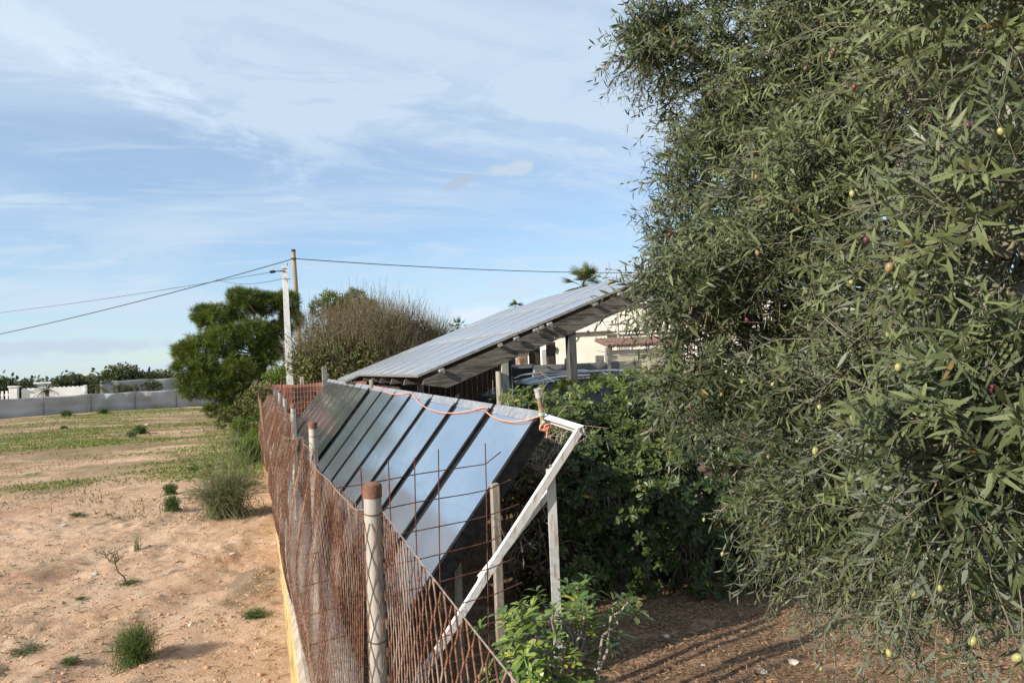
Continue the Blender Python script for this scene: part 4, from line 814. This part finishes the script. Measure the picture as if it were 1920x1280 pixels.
# olives: children of the tree, at twig ends facing the open side
M_OLG = speck('green_olive_skin', (.19, .20, .07), (.29, .29, .11), 30, .35, bs=.05); M_OLP = speck('purple_olive_skin', (.05, .018, .026), (.12, .035, .05), 30, .3, bs=.05); M_OLR = speck('blushing_olive_skin', (.13, .055, .05), (.24, .17, .085), 20, .35, bs=.05)
def olive_mesh(nm, m): g = Geo(); lathe(g, (0, 0, 0), [(.0001, .0), (.0035, -.0008), (.0075, -.005), (.0088, -.011), (.0078, -.017), (.0040, -.0222), (.0001, -.0235)], 12); lathe(g, (0, 0, 0), [(.0011, .014), (.0010, .0), (.0001, -.0005)], 5); o = g.build(nm, m, smooth=True); return o
om = [olive_mesh('olive', M_OLG), olive_mesh('olive', M_OLP), olive_mesh('olive', M_OLR)]
tips = PT[:, 6:, :].reshape(-1, 3); dd = np.linalg.norm(tips - cam0, axis=1); sc_ = CAM.T @ (tips - cam0).T; pxs = 960 + FOC * sc_[0] / sc_[2]; pys = 640 - FOC * sc_[1] / sc_[2]
vis = (pxs > 1180) & (pxs < 1915) & (pys > 5) & (pys < 1250) & (dd < 5.2)
ids = np.where(vis)[0]; front = []
cell = {}
for i in ids:
    key = (int(pxs[i] // 34), int(pys[i] // 34))
    if key not in cell or dd[i] < dd[cell[key]]: cell[key] = i
front = list(cell.values()); rng.shuffle(front); front = front[:48]
for j, i in enumerate(front):
    lowp = pys[i] > 880; kind_ = 0 if (lowp and rng.random() < .8) or rng.random() < .45 else (1 if rng.random() < .6 else 2)
    o = om[kind_] if j < 3 and kind_ == j else om[kind_].copy()
    if o.name not in C.objects: C.objects.link(o)
    o.location = Vector(tips[i]) - Vector((0, 0, .012)); s = rng.uniform(.62, .9); o.scale = (s, s, s * 1.05); o.rotation_euler = (rng.normal() * .25, rng.normal() * .25, 0)
    o.parent = ol; o.matrix_parent_inverse = Matrix.Translation(-Vector(ol.location)); o['used'] = 1
for o in om:
    if 'used' not in o: bpy.data.objects.remove(o)
for o in list(C.objects):
    if 'used' in o.keys(): del o['used']

# ---- rosette shrubs
def rosettes(g, P, N, size, nleaf, rr, wf=.36, dead=0.0):
    n = len(P); a = (np.arange(nleaf) / nleaf * 2 * np.pi)[None, :] + rng.uniform(0, 6.28, (n, 1)) + rng.normal(0, .2, (n, nleaf)); N = unit(N); A = unit(np.cross(N, rand_unit(n))); Bv = np.cross(N, A)
    lift = rng.uniform(.05, .75, (n, nleaf, 1)); dl = A[:, None, :] * np.cos(a)[..., None] + Bv[:, None, :] * np.sin(a)[..., None] + N[:, None, :] * lift
    L = size[:, None] * rng.uniform(.7, 1.1, (n, nleaf)) ; Bp = np.repeat(P[:, None, :], nleaf, 1) + N[:, None, :] * rng.uniform(-.03, .01, (n, nleaf, 1)); r = np.clip(rr[:, None] + rng.normal(0, .16, (n, nleaf)), 0, .96); r = np.where(rng.random((n, nleaf)) < dead, .98, r)
    g.leaves(Bp.reshape(-1, 3), dl.reshape(-1, 3), np.repeat(N[:, None, :], nleaf, 1).reshape(-1, 3), L.ravel(), (L * wf).ravel(), r.ravel(), .18, (.45, .80), (.72, 1.0), fold=.25)
hd = empty('hedge', (4.0, 7.9, -.70), 'tall dark green hedge of rosette leaved shrub behind the collectors', 'hedge')
HB = [((2.45, 6.5, .95), .62), ((2.9, 6.3, .75), .75), ((3.5, 6.15, .6), .80), ((4.1, 6.0, .45), .75), ((2.6, 7.0, 1.05), .62), ((3.2, 7.0, 1.25), .70), ((3.9, 7.0, 1.20), .75), ((4.6, 6.6, .75), .9), ((3.2, 6.1, -.05), .52), ((3.8, 5.8, -.05), .5), ((2.6, 6.2, -.05), .5), ((4.5, 5.7, -.05), .5), ((5.3, 6.3, .5), .9), ((3.6, 7.8, 1.15), .8), ((4.5, 7.8, 1.2), .85), ((3.0, 7.8, 1.0), .65)]
HB = [((c[0] * 1.2, c[1] * 1.2, 1.85 + (c[2] - 1.85) * 1.2), r * 1.2) for c, r in HB]
Pn, Nn = [], []
for c, r in HB:
    n = int(340 * r * r / .5); d = rand_unit(n); rad = r * (1 - .35 * rng.random(n) ** 1.6); p = np.asarray(c) + d * rad[:, None] * np.array([1, 1, .95]); inside = np.zeros(n, bool)
    for c2, r2 in HB:
        if c2 != c: inside |= np.linalg.norm((p - c2) / [1, 1, .95], axis=1) < r2 * .70
    k_ = (~inside) & (p[:, 2] > gz(p[:, 0], p[:, 1]) + .03) & (p[:, 1] < 9.4) & (p[:, 2] < 1.43 + .12 * np.clip(p[:, 0] - 2.8, 0, 2.4)); Pn.append(p[k_]); Nn.append(unit(d[k_] + rand_unit(k_.sum()) * .45 + [0, -.1, .35]))
Pn, Nn = np.concatenate(Pn), np.concatenate(Nn); n = len(Pn); print('hedge rosettes', n)
g = Geo(); rosettes(g, Pn, Nn, rng.uniform(.07, .11, n), 9, np.clip(.35 + .5 * (vnoise(Pn[:, 0], Pn[:, 2], .4, 3) - .5) + .3 * np.clip((Pn[:, 2] - .9) / .6, 0, 1), 0, .95), .40, .006); g.build('leaves', M_PITT, hd)  # tint rises with height: the sunlit top is put into the leaf colour
n = 900; c = np.array([[2.65, 7.3, .35]]) + rng.normal(size=(n, 3)) * [.27, .25, .6]; c = c[(c[:, 2] > -.65) & (c[:, 2] < 1.35)]; n = len(c)
g = Geo(); g.leaves(c, rand_unit(n) + [0, 0, -.6], rand_unit(n), rng.uniform(.05, .09, n), .025, rng.random(n), .3, fold=.3); g.build('dead_leaves', M_DEADL, hd)
g = Geo()
for c, r in HB:
    for k_ in range(int(16 * r)):
        a = np.array([c[0] + rng.normal() * .15, c[1] + .2 + rng.normal() * .15, -.75]); b = np.asarray(c) + rand_unit(1)[0] * r * rng.uniform(.6, .95); b[2] = np.clip(b[2], -.3, 1.4); b[1] = min(b[1], 9.3); Pl, rl = limb(a, b, .016, .004, 7, .12); g.tubes(Pl, rl[None], 5)
for k_ in range(26):                     # the bare forked twigs at the near left corner
    a = np.array([2.70, 6.95, .72]) + rng.normal(size=3) * [.06, .05, .05]; b = np.array([2.72, 6.85, 1.18]) + rng.normal(size=3) * [.26, .12, .16]; Pl, rl = limb(a, b, .009, .0025, 7, .2); g.tubes(Pl, rl[None], 5)
for k_ in range(120):
    a = np.array([2.64, 7.2, .3]) + rng.normal(size=3) * [.24, .2, .6]; b = a + rng.normal(size=3) * .22; 
    if min(a[2], b[2]) > -.65: Pl, rl = limb(a, b, .005, .0018, 5, .2); g.tubes(Pl, rl[None], 4)
g.build('branches', M_STEM, hd)

sh = empty('small_shrub', (1.28, 2.95, -.70), 'young bright green shrub with pale forked stems beside the fence', 'shrub')
tipsP = [(975, 1130), (1010, 1120), (1040, 1140), (1080, 1105), (1095, 1120), (1060, 1165), (1110, 1170), (1150, 1150), (1178, 1128), (1165, 1120), (990, 1180), (960, 1200), (985, 1230), (1020, 1215), (1055, 1230), (1085, 1225), (1115, 1215), (1040, 1260), (1000, 1268), (1080, 1270), (950, 1240), (1110, 1260), (1060, 1195), (1030, 1185), (1130, 1195), (1005, 1155), (1075, 1140), (975, 1275), (1085, 1093), (945, 1215)]
root_p = np.array([1.27, 2.92, -.74]); g = Geo(); TP = []; forks = [root_p + [dx, dy, 1.24 + dz] for dx, dy, dz in ((-.08, .0, -.02), (.03, .05, .02), (.08, -.03, .0), (-.02, -.06, -.05))]
for f in forks: Pl, rl = limb(root_p, f, .014, .010, 6, .05); g.tubes(Pl, rl[None], 7)
for px, py in tipsP:
    p = atD(px, py, 3.15 + rng.uniform(-.2, .25)); TP.append(p); f = forks[int(np.argmin([np.linalg.norm(p - f) for f in forks]))]; Pl, rl = limb(f, p, .008, .0045, 6, .10); g.tubes(Pl, rl[None], 6)
g.build('stems', M_STEM, sh, smooth=True); TP = np.array(TP)
extra = TP[rng.integers(0, len(TP), 105)] + rng.normal(size=(105, 3)) * [.042, .07, .045] - [0, 0, .03]; AP = np.concatenate([TP, extra]); n = len(AP); NN = unit(AP - (root_p + [0, 0, 1.14]) + rand_unit(n) * .12 + [0, -.05, .25])
g = Geo(); rosettes(g, AP, NN, rng.uniform(.05, .085, n), 9, np.clip(rng.normal(.42, .24, n), 0, .95), .31, .025); g.build('leaves', M_PITTY, sh)

# ---- field weeds
def tuft(name, px, py, wpx, hpx, label, cat, m, n, bend=.35, leafy=0, thick=1.0, spread=1.0, base=.25, group=None):
    d = ray(px, py); t = -EYE / d[2]; p = d * t; z0 = float(gz(p[0], p[1])); sc = t / FOC; Rw, Hh = wpx * sc / 2, hpx * sc
    b = np.stack([rng.normal(0, Rw * base, n), rng.normal(0, Rw * base, n), np.zeros(n)], -1); a = rng.uniform(0, 6.28, n); rr = Rw * np.sqrt(rng.random(n)) * spread
    e = np.stack([np.cos(a) * rr, np.sin(a) * rr, Hh * np.sqrt(np.clip(1 - .75 * (rr / Rw / spread) ** 2, .05, 1)) * rng.uniform(.7, 1.02, n)], -1)
    tt = np.linspace(0, 1, 5)[None, :, None]; Pq = b[:, None] * (1 - tt) + e[:, None] * tt; Pq[:, :, 2] += (np.sin(np.pi * tt[..., 0]) * Hh * bend * .3); Pq[:, :, :2] *= (1 - bend * .35 * np.sin(np.pi * tt)); Pq[:, 1:-1] += rng.normal(size=(n, 3, 3)) * Hh * .03
    root = empty(name, (p[0], p[1], z0), label, cat, group); g = Geo(); th = max(.0011, .55 * sc) * thick
    g.tubes(Pq, np.linspace(th, th * .45, 5)[None], 3)
    o = g.build('stems', m); o.parent = root
    if leafy:
        q_ = interp_path(Pq, np.linspace(.25, 1, leafy)).reshape(-1, 3); k_ = len(q_); g = Geo(); g.leaves(q_, unit(rand_unit(k_) + [0, 0, .9]), rand_unit(k_), Hh * rng.uniform(.05, .11, k_), max(.0022, .8 * sc * thick), rng.random(k_), .2); o = g.build('leaves', m); o.parent = root
    return root
GW = 'green tufts on the reddish field'
tuft('weed', 255, 1246, 98, 78, 'round dense green weed tuft nearest the camera', 'weed', M_WEED, 420, .3, 9, .8, 1.0, .35, GW)
tuft('weed', 323, 960, 36, 32, 'lower of two round tufts left of the wispy broom', 'weed', M_WEED, 170, .3, 6, .9, 1, .35, GW)
tuft('weed', 319, 926, 32, 24, 'upper of two round tufts left of the wispy broom', 'weed', M_WEED, 150, .3, 6, .9, 1, .35, GW)
tuft('weed', 256, 1030, 34, 36, 'sparse twiggy weed above the leaning sapling', 'weed', M_BROOM, 26, .2, 3, .8, 1, .2, GW)
br = tuft('broom_bush', 425, 972, 172, 88, 'wide wispy green broom bush beside the rusty fence', 'bush', M_BROOM, 700, .5, 3, .75, 1.0, .22)
d = ray(425, 972); t = -EYE / d[2]; p = d * t; g = Geo()
for k_ in range(46):
    a = rng.uniform(0, 6.28); r = rng.uniform(.15, .75); h = rng.uniform(.7, 1.25) * (1 - .35 * r); e = np.array([math.cos(a) * r * .95, math.sin(a) * r, h]); Pl, rl = limb((0, 0, 0), e, .0055, .0016, 7, .08); g.tubes(Pl, rl[None], 4)
    for j in range(9): s_ = Pl[rng.integers(2, 7)]; e2 = s_ + unit(e + rng.normal(size=3) * .35) * rng.uniform(.1, .3); Pb, rb_ = limb(s_, e2, .002, .0011, 4, .06); g.tubes(Pb, rb_[None], 3)
o = g.build('long_stalks', M_BROOM); o.parent = br
sp_ = empty('sapling', (-1.2, 7.45, float(gz(-1.2, 7.45))), 'thin sapling leaning left in bare soil', 'sapling'); g = Geo(); Pl, rl = limb((0, 0, -.02), (-.17, .0, .27), .007, .004, 6, .05); g.tubes(Pl, rl[None], 6)
tipz = []
for k_ in range(16): s_ = Pl[rng.integers(3, 6)]; e = s_ + np.array([rng.normal() * .07 + .03, rng.normal() * .05, rng.uniform(.05, .13)]); tipz.append((s_, e)); Pb, rb_ = limb(s_, e, .0028, .0012, 4, .1); g.tubes(Pb, rb_[None], 4)
o = g.build('stem', M_PBARK); o.parent = sp_; g = Geo(); q_ = np.array([a + (b - a) * f for a, b in tipz for f in np.linspace(.3, 1, 8)]); k_ = len(q_); g.leaves(q_, unit(rand_unit(k_) + [0, 0, .5]), rand_unit(k_), rng.uniform(.018, .035, k_), .006, rng.random(k_), .2); o = g.build('leaves', M_SCRUB); o.parent = sp_
for a in ((480, 1150, 60, 20, 'low green weed in the soil beside the yellow wall', M_WEED, 120), (130, 1252, 44, 14, 'flat green weed left of the nearest tuft', M_WEED, 90), (50, 1225, 80, 14, 'sprawling weed at the lower left corner', M_BROOM, 110), (262, 811, 30, 18, 'dark bushy tuft in the middle of the far field', M_WEED, 160), (246, 818, 20, 14, 'brownish tuft left of the dark bushy one', M_BROOM, 90), (452, 818, 44, 38, 'tall grass clump before the dark shrubs by the fence end', M_GRASS, 260), (440, 838, 30, 18, 'grey green tuft before the tall grass clump', M_BROOM, 120),
          (125, 783, 24, 13, 'dark weed at the foot of the grey net, left one', M_WEED, 110), (193, 778, 22, 11, 'dark weed at the foot of the grey net, right one', M_WEED, 110), (120, 803, 14, 7, 'tiny weed in the middle of the far field', M_WEED, 60), (360, 882, 30, 9, 'low green weed behind the broom, left side', M_GRASS, 80), (395, 876, 22, 9, 'low green weed behind the broom, right side', M_GRASS, 80), (470, 870, 70, 60, 'soft light green grass clump along the wall behind the broom', M_GRASS, 420), (490, 835, 50, 44, 'grass clump at the wall under the far fence end', M_GRASS, 300), (145, 968, 34, 8, 'flat olive weed on the tyre track', M_BROOM, 60), (240, 1092, 50, 8, 'green seedlings at the sapling foot', M_WEED, 50), (150, 1120, 20, 6, 'tiny seedling left of the sapling', M_WEED, 40)):
    tuft('weed', *a[:4], a[4], 'weed', a[5], a[6], .3, 4, 1.0, 1.0, .4, GW)

# ---- trees farther off
def needle_tree(name, label, blobs, Y, m, trunk, dens, nl=.16, wd=.012, dz=.9, per=7, grp=None, barkm=M_PBARK, cat='tree'):
    blobs = [(a_, b_, c_, d_ * (.96 if m == M_PINE else 1)) for a_, b_, c_, d_ in blobs]; root = empty(name, (trunk[0][0], trunk[0][1], 0), label, cat, grp); g = Geo(); Ps, Ns, rs = [], [], []
    for px, py, off, r in blobs:
        c = atY(px, py, Y + off); n = int(dens * r * r) + 10; d = rand_unit(n); rad = r * (1 - .55 * rng.random(n) ** 1.5) * (.68 + .52 * vnoise(d[:, 0] * 3 + px, d[:, 2] * 3 + d[:, 1] * 2, .6, 1)); Ps.append(c + d * rad[:, None] * [1, 1, dz]); Ns.append(unit(d + [0, 0, .35])); rs.append(rng.random(n) * .6 + .4 * rng.random())
    Ps, Ns, rs = map(np.concatenate, (Ps, Ns, rs)); k_ = Ps[:, 2] > .05; Ps, Ns, rs = Ps[k_], Ns[k_], rs[k_]; n = len(Ps)
    for j in range(per): g.leaves(Ps + rng.normal(size=(n, 3)) * nl * .16, unit(Ns + rand_unit(n) * .95), rand_unit(n), nl * rng.uniform(.7, 1.3, n), wd, np.clip(rs + rng.normal(0, .1, n), 0, .95), .1)
    g.build('crown', m, root)
    g = Geo(); Pl, rl = limb(trunk[0], trunk[1], trunk[2], trunk[2] * .6, 8, .05); g.tubes(Pl, rl[None], 9)
    for px, py, off, r in blobs: Pb, rb_ = limb(trunk[1], atY(px, py, Y + off), trunk[2] * .4, trunk[2] * .1, 7, .12); g.tubes(Pb, rb_[None], 6)
    g.build('trunk', barkm, root, smooth=True); return root
PB = [(375, 655, 0, .72), (350, 690, -.2, .55), (405, 600, .3, .75), (420, 640, -.6, .75), (450, 580, .4, .55), (470, 560, 0, .45), (445, 555, .2, .35), (500, 570, .3, .62), (535, 565, .2, .55), (545, 600, .4, .50), (475, 625, -.7, .75), (500, 660, -.5, .65), (450, 690, -.8, .75), (400, 720, -.6, .75), (360, 725, -.2, .55), (440, 735, -.6, .60), (385, 690, -.5, .65), (430, 770, -.9, .38), (395, 770, -.6, .25), (520, 620, .5, .55), (465, 770, -.6, .35), (345, 660, .1, .42), (380, 590, .3, .4)]
pt0 = atY(492, 785, 32); pt1 = atY(497, 690, 32)
needle_tree('pine_tree', 'bushy green pine tree leaning left at the field edge', PB, 32, M_PINE, ((pt0[0], 32, 0), (pt1[0], 32.1, 2.0), .16), 620, .23, .0125, .85, 30)
# hedge shrubs at the fence end
for i, (px, py, off, r, Y, lab, m_) in enumerate(((465, 755, 0, .42, 24, 'dark scrub bush under the pine at left', M_SCRUB), (490, 745, 0, .45, 23, 'dense green bush between the pine and the fence end', M_SCRUB), (500, 775, 0, .32, 20, 'lower green bush pressed against the fence end', M_WEED), (520, 703, 0, .42, 27.5, 'yellow green bush left of the white lamp pole', M_GRASS), (430, 778, 0, .32, 27, 'low dark bush at the pine foot', M_SCRUB), (585, 705, 0, .5, 28, 'green bush right of the white lamp pole', M_SCRUB))):
    c = atY(px, py, Y); needle_tree('bush', lab, [(px, py, 0, r), (px + 14, py + 12, .2, r * .8), (px - 14, py + 14, -.2, r * .75)], Y, m_, ((c[0], Y, 0), (c[0], Y, max(.25, c[2] - .2)), .03), 900, .09, .035, .9, 5, 'bushes at the far fence end', cat='bush')
# bare spreading tree
bt = empty('bare_tree', (3.8, 27, 0), 'wide brown leafless tree with upright twigs over green scrub', 'tree')
g = Geo(); gt = Geo(); base = np.array([3.6, 27, 0.]); n = 260
CE = [(atY(625, 640, 27), 1.25), (atY(690, 625, 27), 1.5), (atY(740, 625, 27.5), 1.35), (atY(785, 635, 28), 1.15), (atY(590, 670, 26.6), 1.0), (atY(660, 670, 26.2), 1.3), (atY(730, 670, 26.5), 1.2), (atY(815, 645, 28.5), .75)]
TB, TD_, TL = [], [], []
for c, r in CE:
    for k_ in range(int(16 * r)):
        e = c + unit(rand_unit(1)[0] + [0, 0, .5]) * r * rng.uniform(.5, .95); a = base + [rng.normal() * .5 + (c[0] - base[0]) * .35, rng.normal() * .3, 0]; Pl, rl = limb(a, e, .035, .010, 8, .08); g.tubes(Pl, rl[None], 4)
    n = int(1050 * r * r); d = rand_unit(n); TB.append(c + d * (r * rng.random(n) ** .45)[:, None] * [1, 1, .85]); TD_.append(unit(d * .5 + rand_unit(n) * .55 + [0, 0, .75])); TL.append(rng.uniform(.25, .75, n))
TB, TD_, TL = map(np.concatenate, (TB, TD_, TL)); k_ = TB[:, 2] > .2; k_ &= vnoise(TB[:, 0] + TB[:, 1] * .7, TB[:, 2] * .8, .55, 5) > .36; TB, TD_, TL = TB[k_], TD_[k_], TL[k_] * (1 + .9 * (rng.random(k_.sum()) > .93))
g.tubes(twig_paths(TB, TD_, TL, -.1 + 0 * TL, 3), np.array([[.0058, .0048, .003]]), 3); g.build('branches', M_TWIG, bt)
n = 34000; ci = rng.integers(0, len(CE), n); C_ = np.array([c for c, r in CE])[ci]; R_ = np.array([r for c, r in CE])[ci]; p = C_ + rand_unit(n) * (R_ * rng.random(n) ** .4)[:, None] * [1.05, 1, .9] + [0, -.1, -.25]
hh = p[:, 2]; kp = (rng.random(n) < np.clip((4.6 - hh) / 2.4, .10, 1)) & (hh > .1); kp &= vnoise(p[:, 0], p[:, 2], .5, 2) > .33; p = p[kp]; n = len(p)
gl = Geo(); gl.leaves(p, rand_unit(n), rand_unit(n), rng.uniform(.07, .14, n), .05, np.clip(vnoise(p[:, 0], p[:, 2], .6, 4) * .7 + .3 * rng.random(n), 0, .95), .2); gl.build('leaves', M_SCRUB, bt)
for i, (px, py, r, lab) in enumerate(((620, 560, .5, 'green pine top showing above the bare tree, left one'), (665, 556, .55, 'green pine top showing above the bare tree, right one'))):
    c = atY(px, py, 33); needle_tree('pine_tree', lab, [(px, py + 6, 0, r), (px - 20, py + 20, 0, r), (px + 20, py + 22, 0, r)], 33, M_PINE, ((c[0], 33, 0), (c[0], 33, c[2] - .5), .12), 500, .22, .03, .85, 6, 'pines behind the bare tree')
# palms
def palm(px, py, Y, fl, nf, label, trunk=True, fan=True, name='palm_tree'):
    c = atY(px, py, Y); root = empty(name, (c[0], Y, 0), label, 'palm', 'palms'); g = Geo()
    for k_ in range(nf):
        az = rng.uniform(0, 6.28); el = rng.uniform(-.45, 1.4); d = np.array([math.cos(az) * math.cos(el), math.sin(az) * math.cos(el), math.sin(el)])
        if fan:
            q_ = c + d * fl * .48; g.tubes([c, (c + q_) / 2 + [0, 0, .03], q_], .012, 3); n = 11; a = np.linspace(-1.1, 1.1, n); s = unit(np.cross(d, (0, 0, 1.) if abs(d[2]) < .9 else (1., 0, 0))); upv = np.cross(s, d)
            dl = d[None] * np.cos(a)[:, None] + s[None] * np.sin(a)[:, None]; g.leaves(np.repeat(q_[None], n, 0), dl, np.repeat(upv[None], n, 0), fl * .6 * (1 - .25 * np.abs(a)), fl * .05, rng.random(n), .22)
        else:
            t = np.linspace(.15, 1, 14); ax_ = c + d[None] * fl * t[:, None] - np.array([[0, 0, 1.]]) * (fl * .45 * t ** 2)[:, None]; g.tubes(ax_, .01, 3); s = unit(np.cross(d, (0, 0, 1.)))
            for sg in (-1, 1): g.leaves(ax_, np.repeat((s * sg * .9 + d * .5 + [0, 0, -.1])[None], 14, 0), np.repeat([[0, 0, 1.]], 14, 0), fl * .32, fl * .035, rng.random(14), .3)
    g.build('fronds', M_PALM, root); g = Geo(); zs = np.linspace(-.1, c[2], 10); g.tubes(np.stack([c[0] + 0 * zs, Y + 0 * zs, zs], -1), np.where(np.arange(10) % 2 == 0, .17, .15)[None] * min(1, fl), 10); g.build('trunk', M_PBARK, root)
palm(1092, 537, 42, 1.6, 34, 'fan palm head showing above the carport ridge'); palm(968, 579, 60, .9, 22, 'tiny palm tip peeking over the roof, right of the clouds'); palm(858, 616, 45, .8, 22, 'small palm top showing left of the roof slope')
palm(88, 730, 57, .85, 26, 'small dark palm before the white scalloped wall', fan=False); palm(183, 722, 58, 1.15, 30, 'bushy dark palm at the end of the pale windbreak', fan=False)
# far trees
FT = [(-30, 716, 95, 1.3, 'far tree at the left picture edge'), (8, 714, 100, 1.2, 'rounded far tree above the white picket fence'), (25, 720, 105, .9, 'low far tree beside the rounded one'), (50, 716, 110, 1.0, 'far palm like tree above the white pillar'), (120, 712, 92, 1.2, 'dark far tree behind the scalloped wall, left of three'), (140, 709, 94, 1.3, 'dark far tree behind the scalloped wall, middle of three'), (163, 712, 93, 1.1, 'dark far tree behind the scalloped wall, right of three'), (213, 700, 85, 1.6, 'broad brownish far tree above the pale windbreak'), (236, 696, 87, 1.5, 'tallest far tree above the pale windbreak'), (262, 704, 90, 1.3, 'far tree right of the tallest one'), (290, 704, 92, 1.1, 'small far tree left of the pine'), (312, 703, 93, 1.1, 'far tree touching the pine on its left')]
for px, py, Y, r, lab in FT:
    py += 6; r *= .80
    c = atY(px, py, Y); needle_tree('far_tree', lab, [(px, py, 0, r), (px - 9, py + 7, .5, r * .8), (px + 9, py + 6, -.5, r * .85), (px + 2, py + 12, .3, r), (px - 12, py + 14, 0, r * .7), (px + 13, py + 14, 0, r * .7)], Y, M_FARL, ((c[0], Y, 0), (c[0], Y, max(.6, c[2] - .5)), .14), 260, .26, .12, .9, 4, 'far trees along the horizon')
for px, py, Y, r, lab in ((230, 727, 62, .4, 'grey green bush before the pale windbreak, left one'), (285, 722, 63, .5, 'grey green bush before the pale windbreak, right one'), (250, 729, 61.5, .35, 'low bush between the two grey green ones')):
    c = atY(px, py, Y); needle_tree('bush', lab, [(px, py, 0, r), (px - 10, py + 3, 0, r * .8), (px + 10, py + 3, 0, r * .8)], Y, M_FARL, ((c[0], Y, 0), (c[0], Y, max(.3, c[2] - .3)), .05), 420, .16, .05, .9, 4, 'bushes before the pale windbreak', cat='bush')
g = Geo(); n = 1500; x = rng.uniform(-420, 620, n); y = rng.uniform(240, 420, n); 
for j in range(10): g.leaves(np.stack([x + rng.normal(size=n) * 2.2, y + rng.normal(size=n) * 2, np.abs(rng.normal(size=n)) * 1.5 + .3], -1), unit(rand_unit(n) + [0, 0, .4]), rand_unit(n), rng.uniform(1.2, 2.4, n), 1.0, rng.random(n), .1)
tag(g.build('far_woodland', M_FARL), 'low line of far woodland along the horizon', 'woodland', kind='stuff')

bpy.context.view_layer.update()
